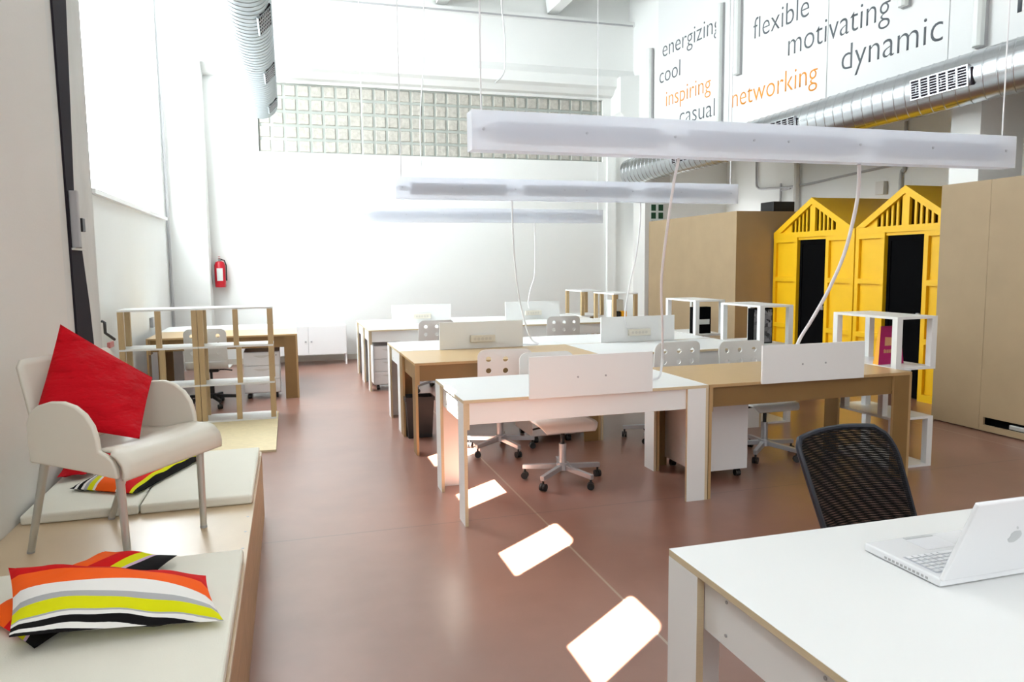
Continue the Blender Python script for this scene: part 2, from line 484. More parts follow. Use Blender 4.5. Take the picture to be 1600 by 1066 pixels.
struct('trim_9', MB().box(XT, 6.40, 5.27, 5.58, 2.215, 3.04), M_WALL)                        # near column above the board partition
struct('wall_right', MB().box(XB, XB + 0.15, -3.3, 12.6, 0, 3.36), M_WALL)
struct('ceiling', MB().box(XT + 0.2, XB + 0.15, -3.3, 12.6, 3.36, 3.5), M_TANWALL)  # tan colour carries the shade and warm bounce under the mezzanine
struct('ceiling', MB().box(-1.8, XT + 0.2, -3.3, 12.6, 6.2, 6.35), M_CEIL)
mb = MB()
for x in (0.65, 2.55, 4.45):
    mb.prism([(x - 0.16, 6.2), (x - 0.09, 5.72), (x + 0.09, 5.72), (x + 0.16, 6.2)], lambda a, b, t: (a, t, b), -3.2, 12.35)
struct('trim_10', mb, M_CEIL)
mb = MB(); mb.box(-1.8, 8.1, -3.4, -3.3, 0, 6.2)
struct('wall_rear', mb, M_WALL)
w4 = struct('fill_pane_rear', MB().box(-0.6, 5.2, -3.295, -3.28, 1.0, 5.2), M_FILLR)  # glowing pane added out of view behind the camera as fill
mb = MB()
for k in range(6):
    x = -0.6 + 5.8 * k / 5
    mb.box(x - 0.03, x + 0.03, -3.28, -3.25, 1.0, 5.2)
mb.build('pane_frame', M_WALL, w4)
w5 = struct('fill_pane_hidden', MB().box(6.3, 7.8, YF - 0.015, YF - 0.005, 0.7, 2.05), M_FILLS)  # glowing pane added behind the fibreboard box to brighten the mezzanine wall
mb = MB(); mb.box(7.03, 7.07, YF - 0.03, YF - 0.015, 0.7, 2.05); mb.box(6.3, 7.8, YF - 0.03, YF - 0.015, 2.05, 2.09)
mb.build('pane_frame', M_WALL, w5)
mb = MB(); mb.box(-1.1, 5.9, YF - 0.012, YF - 0.0005, 0, 0.09)
struct('baseboard_far', mb, M_TANWALL)
# grooves between the wall panels are real gaps between boards
panel_txt = {0: 'white board panel at the far end of the lettered wall', 1: 'white board panel behind the word networking', 2: 'white board panel behind the word dynamic', 3: 'white board panel at the near end of the lettered wall, above the duct grille'}
ped = [11.3, 9.22, 7.265, 5.64, 3.4]
for k in range(4):
    mb = MB(); mb.box(XT - 0.016, XT - 0.001, ped[k + 1] + 0.006, ped[k] - 0.006, 3.05, 6.1)
    tag(mb.build('wall_panel', M_PANEL), panel_txt[k], 'panel', 'white boards on the upper right wall')

# ------------------------------------------------------------------ lettering on the upper right wall
def word(txt, yl, zl, yr, zr, asc, mat, label):
    cu = bpy.data.curves.new('wall_lettering', 'FONT')
    cu.body = txt; cu.size = 1.0; cu.offset = -0.012; cu.extrude = 0.0; cu.resolution_u = 4
    tmp = bpy.data.objects.new('tmp_text', cu); COL.objects.link(tmp)
    dg = bpy.context.evaluated_depsgraph_get()
    me = bpy.data.meshes.new_from_object(tmp.evaluated_get(dg))
    bpy.data.objects.remove(tmp)
    xs = [v.co.x for v in me.vertices]
    x0, x1 = min(xs), max(xs)
    sx = (yl - yr) / (x1 - x0); sz = asc / 0.73
    bm = bmesh.new(); bm.from_mesh(me)
    r = bmesh.ops.extrude_face_region(bm, geom=bm.faces[:])
    for e in r['geom']:
        if isinstance(e, bmesh.types.BMVert): e.co.z += 0.002
    for v in bm.verts:
        u, w, d = v.co.x, v.co.y, v.co.z
        tt = (u - x0) / (x1 - x0)
        v.co = Vector((-d, -(u - x0) * sx, w * sz + (zr - zl) * tt))
    bmesh.ops.recalc_face_normals(bm, faces=bm.faces)
    bm.to_mesh(me); bm.free()
    me.materials.clear(); me.materials.append(mat)
    me.name = 'wall_lettering'
    o = bpy.data.objects.new('wall_lettering', me); COL.objects.link(o)
    o.location = (XT - 0.016, yl, zl)
    tag(o, label, 'lettering', 'words on the upper right wall')
word('energizing', 11.14, 4.79, 9.46, 4.72, 0.27, M_TEXTG, 'grey word energizing high on the white wall, its end behind a tube light')
word('cool', 11.235, 4.40, 10.57, 4.38, 0.26, M_TEXTG, 'grey word cool below the word energizing')
word('inspiring', 11.01, 4.00, 9.69, 3.955, 0.26, M_TEXTO, 'orange word inspiring between the words cool and casual')
word('casual', 10.57, 3.645, 9.57, 3.585, 0.27, M_TEXTG, 'grey word casual, lowest in its column of words')
word('flexible', 8.68, 4.38, 7.60, 4.345, 0.28, M_TEXTG, 'grey word flexible at the top edge, right of a tube light')
word('motivating', 7.96, 3.985, 6.36, 3.945, 0.29, M_TEXTG, 'grey word motivating above the word dynamic')
word('dynamic', 7.03, 3.585, 5.705, 3.545, 0.29, M_TEXTG, 'large grey word dynamic just above the silver duct')
word('networking', 9.14, 3.61, 7.42, 3.555, 0.27, M_TEXTO, 'orange word networking just above the silver duct')
word('l', 4.965, 3.55, 4.925, 3.55, 0.30, M_TEXTG, 'single grey letter stroke cut off at the top right corner')

# vertical fluorescent wall lights
def wall_light(y, z0, z1, label):
    t = thing('wall_light', label, 'light', (XT - 0.016, y, 0), 0, 'tube lights on the upper right wall')
    MB().box(-0.035, 0, -0.05, 0.05, z0, z1).build('mounting_tray', M_GREYP, t, bevel=0.004)
    mb = MB()
    pr = [(-0.035, -0.05), (-0.075, -0.045), (-0.095, -0.02), (-0.095, 0.02), (-0.075, 0.045), (-0.035, 0.05)]
    mb.prism(pr, lambda a, b, t_: (a, b, t_), z0 + 0.005, z1 - 0.005)
    mb.build('diffuser', M_TUBEF, t, bevel=0.006)
wall_light(11.5, 3.80, 5.02, 'tube light farthest along the lettered wall, left of the word cool')
wall_light(9.40, 3.41, 5.06, 'tall tube light crossing the end of the word energizing')
wall_light(8.97, 4.00, 5.65, 'tube light left of the word flexible, running out of the top edge')
wall_light(6.14, 3.97, 5.65, 'tube light whose lower end shows above the word dynamic')
wall_light(5.28, 3.36, 4.95, 'tube light nearest the right edge, above the duct')

# ------------------------------------------------------------------ ducts
def duct(name, label, cx, cz, r, y0, y1, mat, seam, grilles):
    t = thing(name, label, 'duct', (cx, y0, cz))
    mb = MB(); n = 40; y = 0.0; L = y1 - y0
    rows = []
    while y < L:
        rows += [(y, 0), (y + seam * 0.03, 0), (y + seam * 0.84, 0), (y + seam * 0.87, 0), (y + seam * 0.90, 0.004), (y + seam * 0.96, 0.004)]
        y += seam
    rows = [q for q in rows if q[0] <= L] + [(L, 0)]
    tilt = seam * 1.0
    vs = []
    for (yy, dr) in rows:
        for k in range(n):
            a = 2 * PI * k / n
            vs.append(((r + dr) * math.cos(a), min(max(yy + tilt * math.cos(a), 0), L), (r + dr) * math.sin(a)))
    o = mb.add(vs, [])
    for i in range(len(rows) - 1):
        for k in range(n):
            mb.f.append((o + i * n + k, o + i * n + (k + 1) % n, o + (i + 1) * n + (k + 1) % n, o + (i + 1) * n + k)); mb.m.append(0)
    for base in (0, (len(rows) - 1) * n):
        mb.f.append(tuple(o + base + k for k in range(n))); mb.m.append(0)
    mb.build('duct_tube', mat, t, smooth=True, weld=False)
    for (ga, gy, gl, gh) in grilles:
        ca, sa = math.cos(ga), math.sin(ga)
        def P(u, w, d):      # u along the duct, w around, d outwards
            return (ca * (r + d) - sa * w, gy - y0 + u, sa * (r + d) + ca * w)
        mb = MB()
        def bx(u0, u1, w0, w1, d0, d1, mi=0):
            vs = [P(u, w, d) for u in (u0, u1) for w in (w0, w1) for d in (d0, d1)]
            mb.add(vs, [(0, 1, 3, 2), (4, 6, 7, 5), (0, 4, 5, 1), (2, 3, 7, 6), (0, 2, 6, 4), (1, 5, 7, 3)], mi)
        h = gh / 2
        bx(-0.012, gl + 0.012, -h - 0.009, -h, -0.03, 0.006); bx(-0.012, gl + 0.012, h, h + 0.009, -0.03, 0.006)
        bx(-0.012, 0, -h, h, -0.03, 0.006); bx(gl, gl + 0.012, -h, h, -0.03, 0.006)
        g = mb.build('grille', mat, t)
        mb = MB()
        bx(0, gl, -h, h, -0.02, 0.002)
        mb.build('grille_opening', M_DARK, g)
        mb = MB()
        nv = max(4, int(gl / 0.09))
        for k in range(1, nv):
            bx(gl * k / nv - 0.009, gl * k / nv + 0.009, -h, h, 0.002, 0.008)
        for k in range(1, 7):
            w = -h + gh * k / 7
            bx(0, gl, w - 0.0025, w + 0.0025, 0.002, 0.006)
        mb.build('grille_slats', M_STEEL, g)
        mb = MB(); bx(-0.050, -0.034, -h + 0.02, h + 0.01, -0.05, 0.004)
        mb.build('damper_slot', M_DARK, g)
    return t
RD = 0.205
duct('air_duct', 'shiny spiral silver air duct running below the lettering on the right', 5.50, 3.02, RD, 1.5, 11.6, M_GALV, 0.13,
     [(PI + 0.10, 4.88, 0.56, 0.15), (PI + 0.10, 7.03, 0.52, 0.15), (PI + 0.10, 9.2, 0.52, 0.15)])
duct('air_duct', 'pale ribbed air duct hanging at the top left', -0.29, 3.96, 0.24, 3.0, 12.0, M_GALVW, 0.11,
     [(-0.75, 7.3, 0.5, 0.15), (-0.75, 9.3, 0.5, 0.15), (-0.75, 11.2, 0.45, 0.15)])

# ------------------------------------------------------------------ pipes and fittings
def cable(name, label, pts, r, mat, cat='cable', group=None, n=8, sub=6):
    P = [Vector(p) for p in pts]
    out = []
    for i in range(len(P) - 1):
        p0, p1, p2, p3 = P[max(i - 1, 0)], P[i], P[i + 1], P[min(i + 2, len(P) - 1)]
        for k in range(sub):
            t = k / sub
            out.append(0.5 * ((2 * p1) + (-p0 + p2) * t + (2 * p0 - 5 * p1 + 4 * p2 - p3) * t * t + (-p0 + 3 * p1 - 3 * p2 + p3) * t ** 3))
    out.append(P[-1])
    return tag(MB().tube(out, r, n).build(name, mat, smooth=True), label, cat, group)
cable('wall_pipe', 'thin grey vertical pipe in the far left corner of the wall', [(XL + 0.03, 11.75, 0.1), (XL + 0.03, 11.75, 3.0), (XL + 0.03, 11.75, 6.1)], 0.022, M_GREYP, 'pipe', sub=1)
cable('wall_conduit', 'thin grey conduit along the beam above the glass blocks', [(-0.9, 12.165, 5.575), (2.5, 12.165, 5.575), (5.85, 12.165, 5.575)], 0.015, M_GREYP, 'conduit', sub=1)
cable('wall_conduit', 'grey conduit bending from the ceiling along the rear wall, above the board box', [(7.87, 11.44, 3.34), (7.87, 11.43, 2.9), (7.87, 11.38, 2.80), (7.87, 11.2, 2.76), (7.87, 10.3, 2.72), (7.87, 9.3, 2.76), (7.87, 8.2, 2.80), (7.87, 7.0, 2.82)], 0.018, M_GREYP, 'conduit')
cable('wall_conduit', 'stout grey downpipe behind the first yellow hut', [(7.84, 10.31, 3.34), (7.84, 10.31, 2.6), (7.84, 10.31, 0.1)], 0.05, M_WALLGREY, 'pipe', sub=1)
cable('wall_conduit', 'slim grey conduit dropping left of the downpipe', [(7.87, 10.5, 2.70), (7.87, 10.72, 2.69), (7.87, 10.75, 2.6), (7.87, 10.75, 0.2)], 0.018, M_GREYP, 'conduit')
cable('wall_conduit', 'short conduit rising above the second yellow hut', [(7.87, 8.15, 3.34), (7.87, 8.15, 2.74), (7.87, 8.2, 2.66), (7.87, 8.2, 2.0)], 0.022, M_GREYP, 'conduit')
tag(MB().box(7.82, 7.89, 8.45, 8.60, 2.42, 2.60).build('junction_box', M_WALLGREY, bevel=0.005), 'small junction box on the rear wall above the second yellow hut', 'box')
tag(MB().box(XL + 0.001, XL + 0.04, 10.0, 10.14, 0.80, 0.92).build('wall_socket', M_GREYP, bevel=0.006), 'grey wall socket low on the left wall behind the wooden shelf', 'socket')
t = thing('pull_handle', 'grey pull handle and latch on the dark door seam at left', 'handle', (XN, 4.93, 1.65))
MB().box(0.0, 0.05, -0.015, 0.015, 0.0, 0.33).build('grip', M_GREYP, t, bevel=0.008)
MB().box(-0.012, 0.035, 0.125, 0.185, 0.10, 0.18).build('latch', M_BLACK, t, bevel=0.003)
MB().box(-0.012, 0.02, -0.03, 0.23, -0.012, 0.0).build('keeper_plate', M_CONC, t)
t = thing('wall_hook', 'black wall hook with a faded pink tag on the concrete jamb', 'hook', (XN - 0.008, 5.54, 1.07))
mb = MB(); mb.tube([(0.0, 0.0, 0.11), (0.02, 0.0, 0.10), (0.02, 0.0, 0.03), (0.04, 0.05, 0.0), (0.05, 0.11, -0.025)], 0.010, 8)
mb.build('hook_arm', M_BLACK, t, smooth=True)
MB().box(0.025, 0.045, 0.0, 0.12, -0.075, -0.035).build('hanging_tag', M_PINK, t, bevel=0.004)

t = thing('fire_extinguisher', 'red fire extinguisher hanging on the far wall', 'fire extinguisher', (-1.0, 12.29, 1.22))
pr = [(0.0, 0), (0.075, 0), (0.08, 0.02), (0.08, 0.34), (0.06, 0.385), (0.03, 0.40), (0.0, 0.40)]
mb = MB()
vs = [(r * math.cos(2 * PI * k / 24), r * math.sin(2 * PI * k / 24), z) for r, z in pr[1:-1] for k in range(24)]
o = mb.add(vs, [tuple(range(24)), tuple(range(4 * 24, 5 * 24))])
for i in range(4):
    for k in range(24):
        mb.f.append((i * 24 + k, i * 24 + (k + 1) % 24, (i + 1) * 24 + (k + 1) % 24, (i + 1) * 24 + k)); mb.m.append(0)
mb.build('cylinder_body', M_REDP, t, smooth=True)
MB().cyl((0, 0, 0.40), 0.022, 0.04, n=12).build('valve', M_GREYP, t)
mb = MB(); mb.box(-0.012, 0.012, -0.08, 0.03, 0.44, 0.45); mb.box(-0.012, 0.012, -0.085, 0.03, 0.462, 0.472)
mb.build('lever', M_PINK, t)
mb = MB(); mb.tube([(0.02, 0, 0.425), (0.07, -0.03, 0.41), (0.095, -0.03, 0.33), (0.09, -0.03, 0.1)], 0.011, 8)
mb.build('hose', M_BLACK, t, smooth=True)
mb = MB()
for k in range(7):
    a0 = -PI / 2 - 0.55 + k * 0.16
    mb.add([(0.081 * math.cos(a), 0.081 * math.sin(a), z) for a, z in ((a0, .1), (a0 + .16, .1), (a0 + .16, .29), (a0, .29))], [(0, 1, 2, 3)])
mb.build('paper_label', M_WSIGN, t)
MB().box(-0.03, 0.03, 0.075, 0.11, 0.28, 0.34).build('wall_bracket', M_GREYP, t)

t = thing('safety_sign', 'white and green safety sign on the grey column', 'sign', (6.0, 11.748, 2.2))
MB().box(0, 0.25, -0.006, 0, 0, 0.33).build('sign_plate', M_WSIGN, t)
mb = MB()
for x in (0.012, 0.150):
    for z in (0.075, 0.21):
        mb.box(x, x + 0.088, -0.010, -0.006, z, z + 0.105)
mb.build('green_squares', M_GREEN, t)
mb = MB()
for k in range(6):
    mb.box(0.02 + k * 0.036, 0.02 + k * 0.036 + 0.026, -0.009, -0.006, 0.02, 0.045)
mb.build('caption_strip', M_GREYP, t)

# ------------------------------------------------------------------ hanging lamps
def lamp(x0, y, zb, label):
    t = thing('hanging_lamp', label, 'lamp', (x0, y, zb), 0, 'long translucent lamps hanging in a row')
    L = 3.44; H = 0.19; D = 0.10
    mb = MB(); w = 0.004
    mb.box(0, L, -D / 2, -D / 2 + w, 0, H); mb.box(0, L, D / 2 - w, D / 2, 0, H)
    mb.box(0, L, -D / 2 + w, D / 2 - w, 0, w); mb.box(0, L, -D / 2 + w, D / 2 - w, H - w, H)
    mb.box(0, w, -D / 2 + w, D / 2 - w, w, H - w); mb.box(L - w, L, -D / 2 + w, D / 2 - w, w, H - w)
    sh = mb.build('lamp_shade', M_POLY, t, weld=False)
    for a, b in ((0.13, 1.02), (1.18, 2.26), (2.42, 3.31)):
        MB().box(a, b, -0.03, 0.03, 0.045, 0.145).build('light_batten', M_BATTEN, t, bevel=0.004)
    mb = MB(); mb.box(0.01, L - 0.01, -0.012, 0.012, 0.075, 0.115)
    mb.build('carrier_rail', M_BATTEN, t)
    mb = MB()
    for sx in (0.06, 0.60, 1.10, 1.58, 1.80, 2.28, 2.80, 3.36):
        mb.cyl((sx, -D / 2 - 0.004, 0.10), 0.007, 0.006, 'y', 8)
    mb.build('screws', M_GREYP, t)
    for sx in (0.06, L - 0.06):
        MB().tube([(sx, 0, H), (sx, 0, 6.2 - zb)], 0.0045, 6).build('suspension_wire', M_WCABLE, t)
    return t
l1 = lamp(0.88, 3.65, 2.085, 'nearest and largest of the three long translucent hanging lamps')
dup(l1, 'middle of the three long translucent hanging lamps', (0.93, 6.70, 2.11))
dup(l1, 'farthest and faintest of the three long translucent hanging lamps', (0.94, 10.10, 2.10))
cable('power_cable', 'white power cable dropping from the nearest lamp to the front white desk', [(2.03, 3.65, 2.085), (2.03, 3.72, 1.9), (2.094, 3.95, 1.454), (2.181, 4.1, 1.139), (2.263, 4.25, 0.92), (2.33, 4.41, 0.78), (2.30, 4.43, 0.7605), (2.20, 4.36, 0.7605)], 0.008, M_WCABLE, group='cables hanging from the lamps')
cable('power_cable', 'thick white power cable curving across the first yellow hut to a grey screen panel', [(3.20, 3.65, 2.085), (3.272, 3.732, 1.933), (3.313, 3.813, 1.768), (3.321, 3.895, 1.556), (3.293, 3.99, 1.335), (3.249, 4.08, 1.147), (3.21, 4.165, 0.98), (3.19, 4.18, 0.80)], 0.011, M_WCABLE, group='cables hanging from the lamps')
cable('power_cable', 'pale cable hanging from the middle lamp to the brown desk', [(2.008, 6.7, 2.11), (2.017, 6.72, 1.84), (2.045, 6.74, 1.484), (2.092, 6.76, 1.181), (2.159, 6.78, 0.934), (2.223, 6.8, 0.80), (2.27, 6.76, 0.7605), (2.12, 6.80, 0.7605)], 0.008, M_WCABLE, group='cables hanging from the lamps')
cable('power_cable', 'thin pale cable from the middle lamp to the far socket strip beside the column', [(3.309, 6.69, 2.11), (3.304, 6.69, 1.904), (3.265, 6.69, 1.593), (3.205, 6.69, 1.344), (3.158, 6.69, 1.095), (3.152, 6.69, 0.969), (3.17, 6.67, 0.89)], 0.007, M_WCABLE, group='cables hanging from the lamps')
cable('power_cable', 'faint white cable from the farthest lamp to the farthest socket strip', [(3.354, 10.1, 2.10), (3.351, 10.072, 1.727), (3.329, 10.044, 1.367), (3.252, 9.98, 1.189), (3.194, 9.92, 1.012), (3.20, 9.895, 0.91)], 0.007, M_WCABLE, group='cables hanging from the lamps')
cable('loose_cable', 'loose grey cable with a frayed end hanging from the ceiling', [(2.56, 9.0, 6.2), (2.589, 9.0, 4.767), (2.624, 9.0, 4.324), (2.627, 9.0, 3.949), (2.593, 9.0, 3.811), (2.50, 9.0, 3.72)], 0.009, M_GCABLE)
cable('loose_cable', 'thin slack cable hanging from the ceiling left of the frayed one', [(1.62, 9.0, 6.2), (1.64, 9.0, 4.8), (1.64, 9.0, 4.1), (1.60, 9.0, 3.6), (1.57, 9.0, 3.2), (1.57, 9.0, 2.7)], 0.006, M_GCABLE)

# ------------------------------------------------------------------ desks
DW, DD, DH, BT = 1.60, 0.85, 0.75, 0.02
def make_desk(label, face, edge, loc, group='desks', under=None):
    t = thing('desk', label, 'desk', loc, 0, group)
    mats = [face, edge]
    MB().box(0, DW, 0, DD, DH - BT, DH, 0, 1).build('tabletop', mats, t, bevel=0.0012, seg=1)
    zt = DH - BT; lw = 0.15
    if under: mats = [under, edge]
    MB().box(0, BT, 0, lw, 0, zt, 0, 1).box(BT, 2 * BT, 0.02, lw, 0.57, zt, 0, 1).build('leg', mats, t)
    MB().box(DW - BT, DW, 0, lw, 0, zt, 0, 1).box(DW - lw, DW - BT, 0, BT, 0, zt, 0, 1).build('leg', mats, t)
    MB().box(0, BT, DD - lw, DD, 0, zt, 0, 1).box(BT, lw, DD - BT, DD, 0, zt, 0, 1).build('leg', mats, t)
    MB().box(DW - BT, DW, DD - lw, DD, 0, zt, 0, 1).build('leg', mats, t)
    MB().box(2 * BT, DW - lw, 0.022, 0.040, 0.60, zt, 0, 1).build('front_apron', mats, t)
    MB().box(lw, DW - BT, DD - 0.040, DD - 0.022, 0.60, zt, 0, 1).build('back_apron', mats, t)
    mb = MB().box(0.022, 0.040, lw, DD - lw, 0.59, zt, 0, 1)
    sa = mb.build('side_apron', mats, t)
    MB().box(DW - 0.040, DW - 0.022, lw, DD - lw, 0.59, zt, 0, 1).build('side_apron', mats, t)
    mb = MB()
    for y in (0.25, 0.60):
        for z in (0.62, 0.705):
            mb.cyl((0.0195, y, z), 0.0045, 0.003, 'x', 8)
    mb.build('screws', M_GREYP, sa)
    return t
X1, X2 = 0.935, 2.54
wd = make_desk('white desk in front with its long side to us, sun patch on its left legs', M_LAM, M_PLY, (X1, 4.14, 0))
bd = make_desk('brown desk right of the front white desk, grey panel on its front edge', M_BEECH, M_BEECHD, (X2, 4.14, 0), under=M_HARD)
dup(bd, 'brown desk in the second row, black waste bin behind its left leg', (X1, 5.86, 0))
dup(wd, 'white desk in the second row on the right, socket strip panel at its back', (X2, 5.86, 0))
dup(wd, 'white desk back to back behind the second row brown desk', (X1, 6.73, 0))
dup(wd, 'white desk behind the second row white desk, mostly hidden by a socket panel', (X2, 6.73, 0))
dup(wd, 'white desk in the far row with a drawer unit under its left end', (X1 - 0.035, 9.10, 0))
dup(wd, 'far row white desk on the right, near two small shelf units', (X2 - 0.035, 9.10, 0))
dup(wd, 'rearmost white desk on the left, last leg of the row by the far wall', (X1 - 0.035, 9.97, 0))
dup(wd, 'rearmost white desk on the right, behind the farthest socket panel', (X2 - 0.035, 9.97, 0))
dup(bd, 'brown desk by the left wall behind the wooden shelf unit', (-1.53, 8.97, 0))
dup(wd, 'white desk against the back of the left wall brown desk', (-1.53, 9.84, 0))
dup(wd, 'large white desk in the right foreground carrying the laptop', (0.968, 0.92, 0))

# ------------------------------------------------------------------ screen panels
def make_screen(label, loc, strip=False):
    t = thing('desk_screen', label, 'screen panel', loc, 0, 'white screen panels on the desks')
    MB().box(0, 0.80, -0.018, 0, 0, 0.25, 0, 1).build('panel', [M_LAM, M_CABW], t, bevel=0.0015, seg=1)
    if not strip:
        mb = MB()
        for x in (0.305, 0.485):
            mb.cyl((x, -0.022, 0.118), 0.006, 0.005, 'y', 10)
        mb.build('screws', M_GREYP, t)
    else:
        s = MB().box(0.285, 0.52, -0.055, -0.018, 0.06, 0.125).build('power_strip', M_CREAM, t, bevel=0.005)
        for k in range(5):
            mb = MB(); mb.cyl((0.325 + k * 0.036, -0.0575, 0.092), 0.014, 0.004, 'y', 12)
            mb.build('socket', M_TANWALL, s)
    return t
s0 = make_screen('white screen panel with two screws on the front white desk', (1.33, 4.139, 0.735))
dup(s0, 'grey-looking screen panel with two screws on the brown desk at right', (2.915, 4.139, 0.735))
s1 = make_screen('screen panel with a socket strip behind the second row brown desk', (1.305, 6.728, 0.7505), True)
dup(s1, 'screen panel with a socket strip behind the second row white desk', (2.905, 6.728, 0.7505))
dup(s1, 'faint white screen panel with a socket strip on the rearmost desks, right half', (2.87, 9.968, 0.7505))
dup(s1, 'faint white screen panel on the rearmost desks, left half', (1.30, 9.968, 0.7505))

# ------------------------------------------------------------------ swivel chairs
def rounded(w, z0, z1, r, n=6):
    p = []
    for cx, cz, a0 in ((w - r, z1 - r, 0), (-w + r, z1 - r, PI / 2)):
        for k in range(n + 1):
            a = a0 + PI / 2 * k / n
            p.append((cx + r * math.cos(a), cz + r * math.sin(a)))
    return p + [(-w, z0), (w, z0)]
def holed_plate(outline, holes, y_of, thick):
    bm = bmesh.new()
    def loop(pts):
        vs = [bm.verts.new((a, 0, b)) for a, b in pts]
        return [bm.edges.new((vs[i], vs[(i + 1) % len(vs)])) for i in range(len(vs))]
    es = loop(outline)
    for (hx, hz, hr) in holes:
        es += loop([(hx + hr * math.cos(2 * PI * k / 16), hz + hr * math.sin(2 * PI * k / 16)) for k in range(16)])
    bmesh.ops.triangle_fill(bm, use_beauty=True, use_dissolve=False, edges=es)
    r = bmesh.ops.extrude_face_region(bm, geom=bm.faces[:])
    for e in r['geom']:
        if isinstance(e, bmesh.types.BMVert): e.co.y += thick
    for v in bm.verts:
        v.co.y += y_of(v.co.x, v.co.z)
    mb = MB()
    bm.verts.index_update()
    mb.add([v.co[:] for v in bm.verts], [tuple(v.index for v in f.verts) for f in bm.faces])
    bm.free()
    return mb
def make_chair(label, steel, group='white swivel chairs with holes in the back'):
    t = thing('swivel_chair', label, 'chair', (0, 0, 0), 0, group)
    W = 0.213
    curve = lambda x, z: -0.335 - 0.10 * (z - 0.60) + 0.55 * x * x
    holes = [(hx, hz, 0.021) for hx in (-0.13, 0, 0.13) for hz in (0.625, 0.715, 0.805)]
    mb = holed_plate(rounded(W, 0.53, 0.88, 0.06), holes, curve, 0.012)
    mb.build('backrest', M_SHELL, t, smooth=True)
    # bent seat continuing from the backrest
    prof = [(-0.328, 0.53), (-0.318, 0.50), (-0.295, 0.465), (-0.262, 0.445), (-0.20, 0.436), (-0.05, 0.430), (0.08, 0.434), (0.135, 0.428), (0.165, 0.405), (0.175, 0.385)]
    mb = MB()
    def seat(u, v):
        i = u * (len(prof) - 1); k = min(int(i), len(prof) - 2); f = i - k
        y = prof[k][0] * (1 - f) + prof[k + 1][0] * f; z = prof[k][1] * (1 - f) + prof[k + 1][1] * f
        x = -W + 2 * W * v
        taper = 1 - 0.18 * max(0, u - 0.75) * 4 * (abs(2 * v - 1) ** 3)
        if k < 3:
            y += 0.55 * x * x * (1 - i / 3.0) if i < 3 else 0
        return (x * taper, y, z)
    mb.grid(seat, 18, 10)
    mb.build('seat', M_SHELL, t, smooth=True, solid=0.012)
    MB().box(-0.09, 0.09, -0.12, 0.09, 0.385, 0.42).build('seat_bracket', steel, t, bevel=0.006)
    mb = MB(); mb.tube([(0.06, 0, 0.40), (0.16, 0, 0.395), (0.22, 0.0, 0.385)], 0.007, 8)
    mb.build('height_lever', M_BLACK, t)
    mb = MB(); mb.cyl((0, 0, 0.10), 0.026, 0.17, n=20)
    col = mb.build('column', steel, t, smooth=True)
    MB().cyl((0, 0, 0.27), 0.014, 0.125, n=14).build('gas_lift', M_BLACK, col, smooth=True)
    MB().cyl((0, 0, 0.085), 0.045, 0.05, n=20).build('hub', steel, t, smooth=True)
    for k in range(5):
        a = math.radians(5 + 72 * k); c, s = math.cos(a), math.sin(a)
        n = (-s, c)
        mb = MB()
        pts = [(0.03, 0.088, 0.125, 0.017), (0.29, 0.072, 0.104, 0.015)]
        vs = []
        for (d, z0, z1, w) in pts:
            for sg in (-1, 1):
                for z in (z0, z1):
                    vs.append((c * d + n[0] * w * sg, s * d + n[1] * w * sg, z))
        mb.add(vs, [(0, 1, 3, 2), (4, 6, 7, 5), (0, 4, 5, 1), (2, 3, 7, 6), (1, 5, 7, 3), (0, 2, 6, 4)])
        arm = mb.build('base_arm', steel, t, bevel=0.003)
        wx, wy = c * 0.275, s * 0.275
        b = a + 0.8 * (k - 2)
        mb = MB()
        for sg in (-1, 1):
            ox, oy = math.cos(b) * 0.012 * sg, math.sin(b) * 0.012 * sg
            dx, dy = math.cos(b) * 0.009, math.sin(b) * 0.009
            mb.tube([(wx + ox - dx, wy + oy - dy, 0.0255), (wx + ox + dx, wy + oy + dy, 0.0255)], 0.025, 14)
        mb.cyl((wx, wy, 0.03), 0.008, 0.05, n=8)
        mb.build('caster', M_BLACK, arm)
    return t
c0 = make_chair('white chair behind the screen of the front white desk, star base under the desk', M_STEEL)
c0.location = (1.80, 4.83, 0); c0.rotation_euler = (0, 0, PI)
dup(c0, 'white chair with its holed back above the front desk, left of the screen', (1.615, 5.80, 0.0), -0.13)
dup(c0, 'white chair between the two right hand rows, left of another holed back', (3.025, 5.78, 0.01), 0.05)
dup(c0, 'white chair at the brown desk on the right, beside the grey screen', (3.545, 4.97, 0), PI + 0.02)
dup(c0, 'small white chair back in the far row on the left, three rows of holes', (1.64, 9.00, 0.04), 0.03)
dup(c0, 'small white chair back in the far row, by the double shelf units', (3.26, 8.98, 0.03), -0.05)
cb = make_chair('white chair with a black star base at the left wall brown desk', M_BLACK)
cb.location = (-0.86, 8.80, 0.03); cb.rotation_euler = (0, 0, -0.04)
for c_ in [o for o in bpy.data.objects if o.name.startswith('swivel_chair')]:
    c_.location.z = 0.0
    if abs(c_.rotation_euler.z) > 3:            # seats turned round over a fixed star base
        for a_ in kids(c_):
            if a_.name.startswith('base_arm'): a_.rotation_euler.z = math.radians(36)

